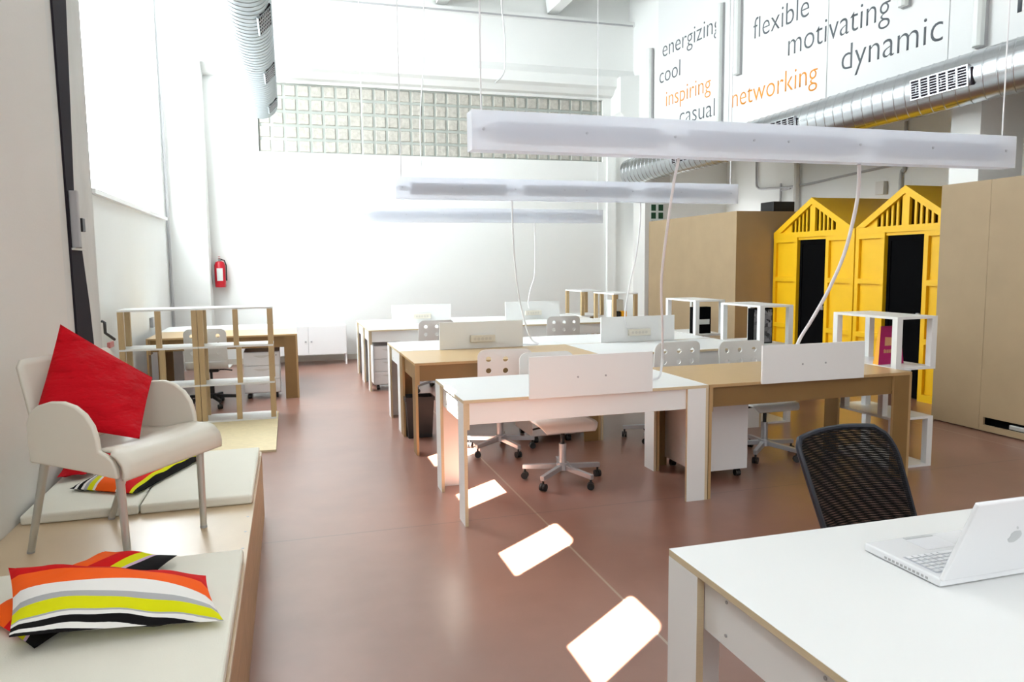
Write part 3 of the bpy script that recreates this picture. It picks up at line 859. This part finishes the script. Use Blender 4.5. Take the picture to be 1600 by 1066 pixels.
# ------------------------------------------------------------------ drawer units
def make_drawers(label, loc, rotz):
    t = thing('drawer_unit', label, 'drawers', loc, rotz, 'white drawer units on castors')
    w, d = 0.40, 0.50                       # drawer fronts look to -Y
    MB().box(0, w, 0.018, d, 0.065, 0.545).build('carcass', M_CABW, t, bevel=0.004)
    for k in range(3):
        z0 = 0.075 + k * 0.157
        dr = MB().box(0.003, w - 0.003, 0.0, 0.0175, z0, z0 + 0.150).build('drawer', M_CABW, t, bevel=0.003)
        mb = MB()
        pr = [(0.10 + 0.20 * q / 8, z0 + 0.118 - 0.028 * math.sin(PI * q / 8)) for q in range(9)]
        mb.prism(pr, lambda a, b, tt: (a, tt, b), -0.004, 0.0005)
        mb.build('finger_pull', M_WALLGREY, dr)
    mb = MB(); mb.cyl((w - 0.04, -0.004, 0.505), 0.008, 0.005, 'y', 10)
    mb.build('lock', M_GREYP, t)
    for x in (0.05, w - 0.05):
        for y in (0.06, d - 0.05):
            mb = MB(); mb.cyl((x - 0.018, y, 0.026), 0.025, 0.036, 'x', 12); mb.box(x - 0.014, x + 0.014, y - 0.014, y + 0.014, 0.04, 0.066)
            mb.build('caster', M_BLACK, t)
    return t
d0 = make_drawers('drawer unit under the far row white desk, left end', (X1 - 0.035 + 0.06, 9.155, 0), 0)
dup(d0, 'drawer unit seen from behind under the brown desk on the right', (3.075, 5.0, 0), PI)
dup(d0, 'drawer unit under the second row brown desk, behind a chair', (1.925, 5.90, 0), 0)
dup(d0, 'drawer unit under the left wall brown desk, behind the wooden shelf', (-0.535, 9.05, 0), 0)

# black waste bin
t = thing('waste_bin', 'black waste bin under the second row brown desk', 'bin', (1.07, 6.55, 0))
mb = MB(); b0, b1 = (0.105, 0.075), (0.125, 0.095); H = 0.365; th = 0.006
o = mb.add([(-b0[0], -b0[1], 0), (b0[0], -b0[1], 0), (b0[0], b0[1], 0), (-b0[0], b0[1], 0),
            (-b1[0], -b1[1], H), (b1[0], -b1[1], H), (b1[0], b1[1], H), (-b1[0], b1[1], H),
            (-b0[0] + th, -b0[1] + th, th), (b0[0] - th, -b0[1] + th, th), (b0[0] - th, b0[1] - th, th), (-b0[0] + th, b0[1] - th, th),
            (-b1[0] + th, -b1[1] + th, H), (b1[0] - th, -b1[1] + th, H), (b1[0] - th, b1[1] - th, H), (-b1[0] + th, b1[1] - th, H)],
           [(3, 2, 1, 0), (0, 1, 5, 4), (1, 2, 6, 5), (2, 3, 7, 6), (3, 0, 4, 7), (8, 9, 10, 11), (9, 8, 12, 13), (10, 9, 13, 14), (11, 10, 14, 15), (8, 11, 15, 12),
            (4, 5, 13, 12), (5, 6, 14, 13), (6, 7, 15, 14), (7, 4, 12, 15)])
mb.build('bucket', M_BLACK, t)
mb = MB(); mb.box(-0.131, 0.131, -0.101, -0.094, H - 0.03, H + 0.004); mb.box(-0.131, 0.131, 0.094, 0.101, H - 0.03, H + 0.004)
mb.box(-0.131, -0.124, -0.094, 0.094, H - 0.03, H + 0.004); mb.box(0.124, 0.131, -0.094, 0.094, H - 0.03, H + 0.004)
mb.build('rim', M_BLACK, t)

# ------------------------------------------------------------------ open shelf units
def make_shelf(label, loc, L, D, along, group, post=0.048, mids=False, face=M_LAM, pm=None):
    t = thing('shelf_unit', label, 'shelf', loc, 0, group)
    def bx(mb, u0, u1, w0, w1, z0, z1, mi=0, edge=None):
        if along == 'y': mb.box(w0, w1, u0, u1, z0, z1, mi, edge)
        else: mb.box(u0, u1, w0, w1, z0, z1, mi, edge)
    lv = [0.0, 0.36, 0.73, 1.10]
    for z in lv:
        mb = MB(); bx(mb, 0, L, 0, D, z, z + 0.018, 0, 1)
        mb.build('shelf_board', [face, M_LAM], t)
    for k in range(3):
        z0, z1 = lv[k] + 0.018, lv[k + 1]
        us = [0.0, L - post]
        ws = [0.0, D - post]
        if k == 1 and not mids:
            us = [0.11, L - post - 0.11]; ws = [0.0, D - post - 0.11]
        if mids: us = [0.0, (L - post) / 2 + (0.02 if k == 1 else 0), L - post]
        for u in us:
            for w in ws:
                if mids and 0 < u < L - post - 0.01 and w > 0: continue
                mb = MB(); bx(mb, u, u + post, w, w + post, z0, z1)
                mb.build('post', pm or M_LAM, t)
    return t
RS = 'open shelf units at the right ends of the desks'
u1 = make_shelf('open white shelf unit nearest, with the magenta box inside', (4.17, 4.32, 0), 0.66, 0.36, 'y', RS)
dup(u1, 'open white shelf unit in front of the first yellow hut, photo print box inside', (4.17, 5.95, 0))
dup(u1, 'open white shelf unit against the fibreboard box, black print box inside', (4.17, 7.10, 0))
u5 = make_shelf('small far shelf unit nearer the column, tiny boxes inside', (4.17, 9.22, 0), 0.68, 0.36, 'y', RS, pm=M_POST)
dup(u5, 'small far shelf unit farthest along, empty', (4.17, 10.36, 0))
LS = 'open wooden shelf units at the left'
s_l = make_shelf('left half of the open wooden shelf behind the armchair', (-1.545, 7.70, 0.020), 0.685, 0.36, 'x', LS, mids=True, pm=M_POST)
dup(s_l, 'right half of the open wooden shelf, standing on the pale board', (-0.855, 7.70, 0.020))
tag(MB().box(-1.56, -0.155, 6.376, 8.10, 0, 0.0195, 0, 1).build('floor_board', [M_OSB, M_PLY]), 'pale strand board sheet lying on the floor under the wooden shelf', 'board')

def magazine_box(label, x, y, z, w, h, mat):
    t = thing('magazine_box', label, 'box', (x, y, z))
    MB().box(0, w, 0, 0.09, 0, h).build('box_body', M_BLACKM, t, bevel=0.003)
    MB().box(0.008, w - 0.012, -0.004, 0, 0.01, h - 0.01).build('printed_cover', mat, t)
    return t
magazine_box('black and white photo print box on the shelf in front of the yellow hut', 4.20, 6.10, 0.748, 0.215, 0.335, M_COLLAGE)
t = magazine_box('black box with a pale band on the shelf against the fibreboard box', 4.21, 7.20, 0.748, 0.21, 0.29, M_BLACKM)
MB().box(0.01, 0.19, -0.006, -0.004, 0.10, 0.155).build('pale_band', M_WSIGN, t)
t = thing('card_box', 'magenta and orange card box on the nearest shelf unit', 'box', (4.20, 4.52, 0.748))
w0, w1, h, dp = 0.235, 0.17, 0.285, 0.055
def tap(mb, x0, x1, y, mi):   # tapered front sheet
    mb.add([(x0, y, 0), (x1, y, 0), (x1 - 0.03, y, h), (x0 + 0.035, y, h)], [(0, 1, 2, 3)], mi)
mb = MB()
mb.add([(0, 0, 0), (w0, 0, 0), (w0, dp, 0), (0, dp, 0), (0.03, 0.02, h), (w0 - 0.03, 0.02, h), (w0 - 0.03, dp - 0.02, h), (0.03, dp - 0.02, h)],
       [(3, 2, 1, 0), (0, 1, 5, 4), (1, 2, 6, 5), (2, 3, 7, 6), (4, 5, 6, 7)], 0)
mb.add([(0, 0, 0), (0, dp, 0), (0.03, dp - 0.02, h), (0.03, 0.02, h)], [(0, 1, 2, 3)], 1)
mb.build('box_body', [M_MAGENTA, M_ORANGEC], t)
sl = lambda z: 0.02 * z / h - 0.0025
mb = MB(); mb.add([(0.06, sl(0.14), 0.14), (0.175, sl(0.14), 0.14), (0.17, sl(0.205), 0.205), (0.15, sl(0.205), 0.205), (0.13, sl(0.20), 0.20), (0.065, sl(0.205), 0.205)], [(0, 1, 2, 3, 4, 5)])
mb.build('tan_print', M_TANC, t)
mb = MB()
x = 0.05
for k in range(9):
    wd_ = 0.011
    mb.add([(x, sl(0.085), 0.085), (x + wd_, sl(0.085), 0.085), (x + wd_, sl(0.11), 0.11 + (0.006 if k in (0, 4) else 0)), (x, sl(0.11), 0.11)], [(0, 1, 2, 3)])
    x += 0.015
mb.build('blurred_lettering', M_TANC, t)
mb = MB(); mb.add([(0.03, -0.002, 0.245), (0.205, -0.0005 + 0.018, 0.25), (0.2, 0.0185, 0.27), (0.035, 0.0185, 0.27)], [(0, 1, 2, 3)])
for i_, (lb, x, y, w, h, m_, z) in enumerate((('small black box on the far shelf unit nearer the column', 4.26, 9.33, 0.07, 0.12, M_BLACK, 0), ('small red and orange box on the far shelf unit nearer the column', 4.345, 9.33, 0.075, 0.12, M_ORANGEC, 0))):
    tag(MB().box(x, x + w, y, y + 0.1, 0.748, 0.748 + h).build('small_box', m_, bevel=0.004), lb, 'box')
tag(MB().box(4.25, 4.43, 9.46, 9.60, 0.748, 1.02).build('white_carton', M_WSIGN, bevel=0.004), 'white carton at the back of the far shelf unit nearer the column', 'carton')

# ------------------------------------------------------------------ white cabinet by the far wall
t = thing('metal_cabinet', 'low white two-door cabinet on thin legs by the far wall', 'cabinet', (-0.37, 11.80, 0))
MB().box(0, 1.20, 0.02, 0.40, 0.165, 0.615).build('carcass', M_CABW, t, bevel=0.003)
for k, (a, b) in enumerate(((0.004, 0.622), (0.628, 1.196))):
    dr = MB().box(a, b, 0.0, 0.0195, 0.17, 0.61).build('door', M_CABW, t, bevel=0.002)
    hx = b - 0.05 if k == 0 else a + 0.03
    MB().box(hx, hx + 0.025, -0.015, 0, 0.36, 0.385).build('handle', M_GREYP, dr, bevel=0.002)
for x in (0.0, 1.175):
    for y in (0.02, 0.375):
        MB().box(x, x + 0.025, y, y + 0.025, 0, 0.165).build('leg', M_CABW, t)

# ------------------------------------------------------------------ fibreboard boxes and yellow huts
t = thing('fibreboard_box', 'tall plain fibreboard box left of the yellow huts', 'partition', (5.90, 9.0, 0))
MB().box(0, 0.02, 0.02, 2.6, 0, 2.215).build('front_board', M_MDF, t)
MB().box(0, 1.6, 0, 0.02, 0, 2.215).build('side_board', M_MDF, t)
MB().box(0.02, 1.6, 0.02, 2.6, 2.19, 2.21).build('roof_board', M_MDF, t)
tag(MB().box(6.55, 6.90, 9.10, 9.40, 2.2155, 2.36).build('speaker_box', M_BLACK, bevel=0.006), 'black box on top of the fibreboard box, behind the first gable', 'speaker')
t = thing('fibreboard_partition', 'large fibreboard partition filling the right edge', 'partition', (5.85, 1.8, 0))
mb = MB()
Lp = 3.80
a, b, z0, z1 = 1.9, 3.245, 0.065, 0.135       # slot near the floor
mb.box(0, 0.02, 0, Lp - 1.05 - 0.0, 0.02, z0); mb.box(0, 0.02, 0, Lp - 1.05, z1, 2.21); mb.box(0, 0.02, 0, a, z0, z1)
mb.box(0, 0.02, b, Lp - 1.05 + 0.0, z0, z1) if b < Lp - 1.05 else None
mb.box(0, 0.02, b, b + 0.001, z0, z1)
mb = MB()
j = 3.285
mb.box(0, 0.02, 0, j, 0.012, z0); mb.box(0, 0.02, 0, j, z1, 2.21); mb.box(0, 0.02, 0, a, z0, z1); mb.box(0, 0.02, b, j, z0, z1)
mb.build('board', M_MDF, t)
MB().box(0, 0.02, j + 0.003, Lp, 0.012, 2.21).build('board', M_MDF, t)
MB().box(0.02, 2.0, Lp - 0.02, Lp, 0, 2.21).build('end_board', M_MDF, t)
MB().box(0.02, 2.0, 0, Lp - 0.02, 2.19, 2.21).build('roof_board', M_MDF, t)
MB().box(0.06, 0.07, a - 0.1, b + 0.1, 0.03, 0.2).build('slot_back', M_BLACKM, t)
mb = MB(); mb.box(0.03, 0.055, 2.55, 3.02, 0.066, 0.105)
mb.build('slot_fitting', M_ALU, t, bevel=0.005)

def make_hut(label, yc, hw):
    X = 6.50
    t = thing('yellow_hut', label, 'hut', (X, yc, 0), 0, 'yellow beach huts')
    dh, dw, ev, pk, dep = 1.80, 0.275, 1.905, 2.335, 1.35
    tk = 0.02
    # local: +x goes into the hut, y along the front
    MB().box(0.012, 0.012 + tk, -hw, -dw, 0, ev).build('front_panel', M_YELLOW, t)
    MB().box(0.012, 0.012 + tk, dw, hw, 0, ev).build('front_panel', M_YELLOW, t)
    MB().box(0.0, 0.012 + tk, -dw, dw, dh, ev).build('door_header', M_YELLOW, t)
    mb = MB(); fw = 0.055
    for sgn in (-1, 1):
        def bx(u0, u1, z0, z1):
            mb.box(-0.022, 0.0118, min(sgn * u0, sgn * u1), max(sgn * u0, sgn * u1), z0, z1)
        bx(dw, dw + fw, 0, ev - 0.07); bx(hw - fw, hw, 0, ev - 0.07)
        bx(dw + fw, hw - fw, 0, 0.08); bx(dw + fw, hw - fw, 0.62, 0.68); bx(dw + fw, hw - fw, 1.25, 1.31)
        bx(dw + fw, hw - fw, ev - 0.13, ev - 0.07)
    mb.box(-0.026, 0.0118, -hw, hw, ev - 0.0699, ev)
    mb.build('frame_rails', M_YELLOW, t)
    # gable: rafters, king post, slats, corner infill
    sl_ = (pk - ev) / hw
    mb = MB()
    for sgn in (-1, 1):
        mb.prism([(sgn * hw, ev), (0, pk), (0, pk - 0.085), (sgn * (hw - 0.085 / sl_), ev)], lambda a, b, tt: (tt, a, b), -0.034, 0.03)
    mb.build('rafters', M_YELLOW, t)
    MB().box(-0.012, 0.025, -0.05, 0.05, ev, pk - 0.08).build('king_post', M_YELLOW, t)
    for sgn in (-1, 1):
        mb = MB()
        mb.prism([(sgn * 0.42, ev), (sgn * (hw - 0.1), ev), (sgn * 0.42, ev + (hw - 0.1 - 0.42) * sl_)], lambda a, b, tt: (tt, a, b), 0.0, 0.02)
        mb.build('gable_infill', M_YELLOW, t)
        for k in range(1, 5):
            y0 = sgn * (0.05 + k * 0.075)
            MB().box(0.0, 0.02, y0 - 0.015, y0 + 0.015, ev, pk - 0.06 - (abs(y0) + 0.015) * sl_).build('gable_slat', M_YELLOW, t)
    MB().box(0.26, 0.28, -hw + 0.06, hw - 0.06, 0.0, ev + 0.02).build('inner_screen', M_BLACKM, t)
    d = MB().box(0.033, 0.06, -dw + 0.004, dw - 0.004, 0.01, dh - 0.004).build('door', M_BLACKM, t)
    mb = MB()
    for y in (-dw + 0.006, dw - 0.05):
        mb.box(0.022, 0.0329, y, y + 0.044, 0.012, dh - 0.006)
    mb.box(0.022, 0.0329, -dw + 0.05, dw - 0.05, dh - 0.06, dh - 0.006)
    mb.build('door_frame', M_BLACKM, d)
    MB().box(0.005, 0.033, -dw + 0.055, -dw + 0.10, 0.90, 0.95).build('handle', M_STEEL, d, bevel=0.004)
    for sgn in (-1, 1):
        mb = MB()
        mb.prism([(sgn * hw, ev), (0, pk - 0.002), (0, pk - 0.022), (sgn * (hw - 0.03), ev - 0.005)], lambda a, b, tt: (tt, a, b), 0.03, dep)
        mb.build('roof_slope', M_YELLOW, t)
        MB().box(0.033, dep, min(sgn * hw, sgn * (hw - 0.02)), max(sgn * hw, sgn * (hw - 0.02)), 0, ev - 0.006).build('side_wall', M_YELLOW, t)
    MB().box(dep - 0.02, dep, -hw + 0.021, hw - 0.021, 0, ev - 0.03).build('back_wall', M_YELLOW, t)
    return t
make_hut('yellow beach hut on the left, whole gable visible', 8.195, 0.775)
make_hut('yellow beach hut on the right, partly hidden by the partition', 6.675, 0.725)

# ------------------------------------------------------------------ platform with mats
PX = -0.200
t = thing('platform', 'low wooden platform along the left wall', 'platform', (0, 0, 0))
MB().box(XN + 0.002, PX, 0.3, 4.74, 0.382, 0.40).build('top_board', M_PLATTOP, t)
mb = MB()
for a, b in ((0.3, 1.52), (1.523, 2.745), (2.748, 3.40), (3.403, 4.74)):
    mb.box(PX - 0.02, PX, a, b, 0, 0.3815)
mb.build('front_boards', M_PINE, t)
MB().box(XN + 0.002, PX - 0.0205, 4.72, 4.74, 0, 0.3815).build('end_board', M_PINE, t)
mb = MB()
for k in range(9):
    mb.cyl((PX - 0.02, 2.9 + 0.2 * k, 0.3995), 0.006, 0.001, 'z', 8)
mb.build('screws', M_GREYP, t)
def mat_(label, x0, x1, y0, y1):
    o = MB().box(x0, x1, y0, y1, 0.4005, 0.446).build('seat_mat', M_MAT, bevel=0.012, seg=3)
    return tag(o, label, 'mat', 'cream mats on the platform')
mat_('cream mat on the platform under the two striped cushions, nearest the camera', XN + 0.015, PX - 0.008, 1.0, 2.975)
mat_('cream mat at the far wall side of the platform, under the chair', XN + 0.02, -0.703, 3.685, 4.68)
mat_('cream mat at the far open edge of the platform, right of the seam', -0.697, PX - 0.008, 3.685, 4.68)

# ------------------------------------------------------------------ cushions
def cushion(label, corners, thick, mat, group, sag=0.05, zmin=None, bot=1.0, seed=1, n=26):
    """corners: four corner points in order (u0v0, u0v1, u1v1, u1v0)"""
    A, B, Cc, D = [Vector(c) for c in corners]
    nrm = ((B - A).cross(D - A) + (B - Cc).cross(D - Cc) * -1).normalized()
    nrm = (B - A).cross(D - A).normalized()
    if nrm.z < 0: nrm = -nrm
    ctr = (A + B + Cc + D) / 4
    rnd = random.Random(seed)
    ph = [rnd.uniform(0, 6) for _ in range(6)]
    mb = MB()
    def surf(sg):
        def fn(u, v):
            uu, vv = 2 * u - 1, 2 * v - 1
            pu = 1 - sag * (1 - vv * vv) * abs(uu)
            pv = 1 - sag * (1 - uu * uu) * abs(vv)
            u2, v2 = (uu * pu + 1) / 2, (vv * pv + 1) / 2
            p = A * (1 - u2) * (1 - v2) + B * (1 - u2) * v2 + Cc * u2 * v2 + D * u2 * (1 - v2)
            e = max(0.0, (1 - uu ** 2)) ** 0.55 * max(0.0, (1 - vv ** 2)) ** 0.55
            rip = (0.010 if mat is M_REDF else 0.006) * math.sin(9 * u + ph[0] + 3 * v) * math.sin(7 * v + ph[1]) + 0.004 * math.sin(23 * v + ph[2]) * (abs(uu) ** 2)
            q = p + nrm * ((thick / 2) * e * (1 if sg > 0 else -bot) + rip * min(1, e * 3))
            if zmin is not None and q.z < zmin: q.z = zmin + 0.0004 * (sg > 0)
            return q
        return fn
    mb.grid(surf(1), n, n); mb.grid(surf(-1), n, n)
    o = mb.build('cushion', mat, smooth=True)
    return tag(o, label, 'cushion', group)
ZS = 0.446
cushion('striped cushion nearest the camera, orange white and yellow bands up', [(-0.785, 2.30, 0.512), (-0.228, 2.315, 0.468), (-0.306, 2.615, 0.497), (-0.915, 2.725, 0.560)], 0.135, M_STRIPE1, 'striped cushions', seed=3, sag=0.04, zmin=0.448, bot=0.25)
cushion('striped cushion lying under the nearest cushion, only its corners showing', [(-0.940, 2.56, 0.475), (-0.690, 2.96, 0.500), (-0.430, 2.885, 0.480), (-0.730, 2.315, 0.462)], 0.085, M_STRIPE2, 'striped cushions', seed=5, sag=0.02, zmin=0.448)
cushion('striped cushion on the far mat, seen between the chair legs', [(-0.740, 3.83, 0.462), (-0.500, 4.47, 0.462), (-0.80, 4.62, 0.470), (-1.065, 4.02, 0.462)], 0.14, M_STRIPE3, 'striped cushions', seed=8, sag=0.02, zmin=0.448)
cushion('dark red cushion against the wall behind the chair legs', [(-1.165, 4.20, 0.478), (-1.170, 4.60, 0.525), (-0.92, 4.62, 0.525), (-1.04, 4.22, 0.478)], 0.055, M_REDF, 'plain red cushions', seed=9, zmin=0.448)
cushion('bright red cushion leaning in the cream armchair', [(-0.972, 3.255, 0.935), (-0.900, 3.440, 1.305), (-0.590, 3.562, 1.050), (-0.580, 3.145, 0.868)], 0.13, M_REDF, 'plain red cushions', seed=11, sag=0.02)

# ------------------------------------------------------------------ cream armchair
t = thing('armchair', 'cream moulded armchair with metal legs on the platform', 'chair', (-0.715, 3.36, 0.4), math.atan2(-0.535, 0.845))
arm = [(-0.135, 0.395), (-0.140, 0.54), (-0.120, 0.588), (-0.080, 0.617), (-0.02, 0.634), (0.04, 0.636), (0.095, 0.622), (0.14, 0.592), (0.172, 0.55), (0.188, 0.50), (0.192, 0.455),
       (0.222, 0.444), (0.25, 0.425), (0.265, 0.395), (0.268, 0.355), (0.10, 0.375)]
for y0, y1 in ((-0.275, -0.252), (0.252, 0.275)):
    mb = MB(); mb.prism(arm, lambda a, b, tt: (a, tt, b), y0, y1)
    mb.build('arm_panel', M_CREAM, t, bevel=0.007, seg=3, smooth=True)
sp = [(-0.145, 0.425), (-0.05, 0.420), (0.05, 0.425), (0.13, 0.445), (0.19, 0.456), (0.235, 0.453), (0.272, 0.438), (0.296, 0.41), (0.303, 0.378), (0.300, 0.352)]
mb = MB()
def seatf(u, v):
    i = u * (len(sp) - 1); k = min(int(i), len(sp) - 2); f = i - k
    x = sp[k][0] * (1 - f) + sp[k + 1][0] * f; z = sp[k][1] * (1 - f) + sp[k + 1][1] * f
    w = 0.251 + (0.024 if u > 0.58 else 0.0)
    return (x, -w + 2 * w * v, z - 0.012 * math.sin(PI * v) * (1 if u < 0.55 else max(0, 1 - (u - .55) * 6)))
mb.grid(seatf, 27, 12)
mb.build('seat', M_CREAM, t, smooth=True, solid=0.014)
mb = MB()
bo = rounded(0.250, 0.0, 0.385, 0.03)
nseg = 10
def backf(u, v):
    z = 0.40 + 0.378 * u
    w = 0.222 + 0.014 * u
    if u > 0.92: w -= 0.022 * ((u - 0.92) / 0.08) ** 2
    y = 0.022 - w + 2 * w * v
    return (-0.158 - 0.075 * u - 0.030 * (1 - (2 * v - 1) ** 2), y, z)
mb.grid(backf, 14, 12)
mb.build('backrest', M_CREAM, t, smooth=True, solid=0.016)
for (p0, p1) in (((0.232, -0.225, 0.43), (0.24, -0.215, 0.0)), ((0.232, 0.225, 0.43), (0.24, 0.215, 0.0)), ((-0.10, -0.235, 0.40), (-0.245, -0.205, 0.0)), ((-0.10, 0.235, 0.40), (-0.245, 0.205, 0.0))):
    v0, v1 = Vector(p0), Vector(p1)
    lg = MB().tube([v0, v0.lerp(v1, 0.975)], [0.0165, 0.0135], 14).build('leg', M_ALU, t, smooth=True)
    MB().tube([v0.lerp(v1, 0.9755), v1], 0.0145, 14).build('foot_cap', M_GREYP, lg, smooth=True)

# ------------------------------------------------------------------ black net chair behind the foreground desk
t = thing('net_chair', 'black net-backed office chair behind the foreground desk', 'chair', (1.97, 1.92, 0))
TL, TR, BR_, BL_ = Vector((-0.245, 0.30, 0.885)), Vector((0.215, 0.345, 0.889)), Vector((0.285, 0.235, 0.44)), Vector((-0.155, 0.175, 0.44))
def bk(u, v, off=0.0):
    k = max(0.0, (u - 0.72) / 0.28); k2 = max(0.0, (u - 0.90) / 0.10)
    v = v * (1 - 0.15 * (1 - math.sqrt(max(0, 1 - k * k)))) + (1 - v) * 0.05 * (1 - math.sqrt(max(0, 1 - k2 * k2)))
    p = BL_ * (1 - u) * (1 - v) + TL * u * (1 - v) + BR_ * (1 - u) * v + TR * u * v
    bow = 0.045 * (1 - (2 * v - 1) ** 2)
    side = 0.018 * math.sin(PI * u)
    p = p + Vector((0, 1, 0)) * (bow + off) + Vector((0, 0, 0.016 * (1 - (2 * v - 1) ** 2) * u ** 3))
    return p
mb = MB(); mb.grid(lambda u, v: bk(u, v, 0.0), 24, 24)
mb.build('net_front', M_NET1, t, smooth=True)
mb = MB(); mb.grid(lambda u, v: bk(u, v, 0.022), 24, 24)
mb.build('net_back', M_NET2, t, smooth=True)
rim = [bk(i / 20, 0, 0.011) for i in range(21)] + [bk(1, i / 20, 0.011) for i in range(1, 21)] + [bk(1 - i / 20, 1, 0.011) for i in range(1, 21)] + [bk(0, 1 - i / 20, 0.011) for i in range(1, 20)]
mb = MB(); mb.tube(rim + [rim[0]], 0.011, 8, caps=False)
mb.build('back_frame', plain('dark_blue_black_rim', (0.012, 0.016, 0.026, 1), 0.4), t, smooth=True)
mb = MB(); mb.box(-0.23, 0.25, -0.24, 0.22, 0.435, 0.50)
mb.build('seat', M_BLACKM, t, bevel=0.03, seg=3)
mb = MB(); mb.tube([(0.05, 0.22, 0.42), (0.05, 0.27, 0.44), (0.055, 0.275, 0.55)], 0.02, 8)
mb.build('back_strut', M_BLACK, t, smooth=True)
colm = MB().cyl((0.01, 0, 0.09), 0.028, 0.345, n=16).build('column', M_BLACK, t, smooth=True)
for k in range(5):
    a = math.radians(20 + 72 * k); c, s = math.cos(a), math.sin(a)
    arm_ = MB().tube([(0.01 + c * 0.02, s * 0.02, 0.10), (0.01 + c * 0.30, s * 0.30, 0.07)], 0.018, 8).build('base_arm', M_BLACK, t)
    MB().cyl((0.01 + c * 0.29 - 0.02, s * 0.29, 0.0265), 0.026, 0.04, 'x', 12).build('caster', M_BLACK, arm_)

# ------------------------------------------------------------------ laptop
t = thing('laptop', 'open white laptop on the foreground desk, lid towards us', 'laptop', (1.455, 1.345, 0.7502))
LW, LD = 0.325, 0.245                       # hinge along y = 0, front edge at y = LD
base = MB().box(0, LW, 0, LD, 0.002, 0.024).build('base', M_LAPTOP, t, bevel=0.005, seg=3)
kw = MB().box(0.018, LW - 0.018, 0.028, 0.132, 0.0242, 0.0246).build('keyboard_well', M_KEYGAP, t)
for r_ in range(6):
    for k in range(14):
        x = 0.021 + k * 0.0203; y = 0.031 + r_ * 0.0168
        if r_ == 5 and 4 < k < 9:
            if k == 5:
                MB().box(x, x + 0.0203 * 4 - 0.003, y, y + 0.0138, 0.0246, 0.0268).build('key', M_KEY, kw, bevel=0.001, seg=1)
            continue
        MB().box(x, x + 0.0175, y, y + 0.0138, 0.0246, 0.0268).build('key', M_KEY, kw, bevel=0.001, seg=1)
MB().box(0.115, 0.215, 0.150, 0.222, 0.0242, 0.0246).build('trackpad', M_KEY, t)
MB().box(0.120, 0.210, 0.226, 0.237, 0.0242, 0.0250).build('trackpad_button', M_LOGO, t)
mb = MB()
for k in range(11):
    mb.box(-0.0006, 0.001, 0.035 + k * 0.013, 0.043 + k * 0.013, 0.008, 0.014)
mb.build('side_ports', M_GREYP, t)
lid = bpy.data.objects.new('lid_tmp', None)
tilt = math.radians(112)                    # opening angle
def LP(x, h, d):                            # h up the lid, d outwards through the lid back
    ca, sa = math.cos(tilt), math.sin(tilt)
    return (x, 0.006 + h * ca - d * sa, 0.022 + h * sa + d * -ca * -1 * -1 if False else 0.022 + h * sa + d * ca)
def lbox(x0, x1, h0, h1, d0, d1, mb):
    vs = [LP(x, h, d) for x in (x0, x1) for h in (h0, h1) for d in (d0, d1)]
    mb.add(vs, [(0, 1, 3, 2), (4, 6, 7, 5), (0, 4, 5, 1), (2, 3, 7, 6), (0, 2, 6, 4), (1, 5, 7, 3)])
    return mb
bpy.data.objects.remove(lid)
ld = lbox(0, LW, 0.0, 0.232, 0.0, 0.012, MB()).build('lid', M_LAPTOP, t, bevel=0.004, seg=3)
lbox(0.018, LW - 0.018, 0.018, 0.218, -0.0012, -0.0002, MB()).build('display', M_BLACK, ld)
# fruit emblem with a bite and a leaf on the lid
def emblem():
    pts = []
    for k in range(40):
        a = 2 * PI * k / 40
        r = 0.0185 * (1 + 0.10 * math.cos(2 * a) ** 2)
        x, y = r * math.cos(a), r * 1.02 * math.sin(a)
        if y > 0.012: y -= 0.0035 * math.exp(-(x / 0.006) ** 2)
        if y < -0.012: y += 0.0025 * math.exp(-(x / 0.006) ** 2)
        bx_, by_, br_ = 0.0235, 0.003, 0.0095
        dx, dy = x - bx_, y - by_
        dd = math.hypot(dx, dy)
        if dd < br_:
            x, y = bx_ + dx / dd * br_, by_ + dy / dd * br_
        pts.append((x, y))
    return pts
mb = MB()
cx, ch = LW / 2, 0.118
mb.prism([(x, y) for x, y in emblem()], lambda a, b, d: LP(cx - a, ch + b, d), 0.0122, 0.0126)
leaf = [(0.000, 0.0215), (0.001, 0.0265), (0.004, 0.0305), (0.0085, 0.0325), (0.008, 0.0275), (0.005, 0.0235)]
mb.prism(leaf, lambda a, b, d: LP(cx - a, ch + b, d), 0.0122, 0.0126)
mb.build('emblem', M_LOGO, ld)
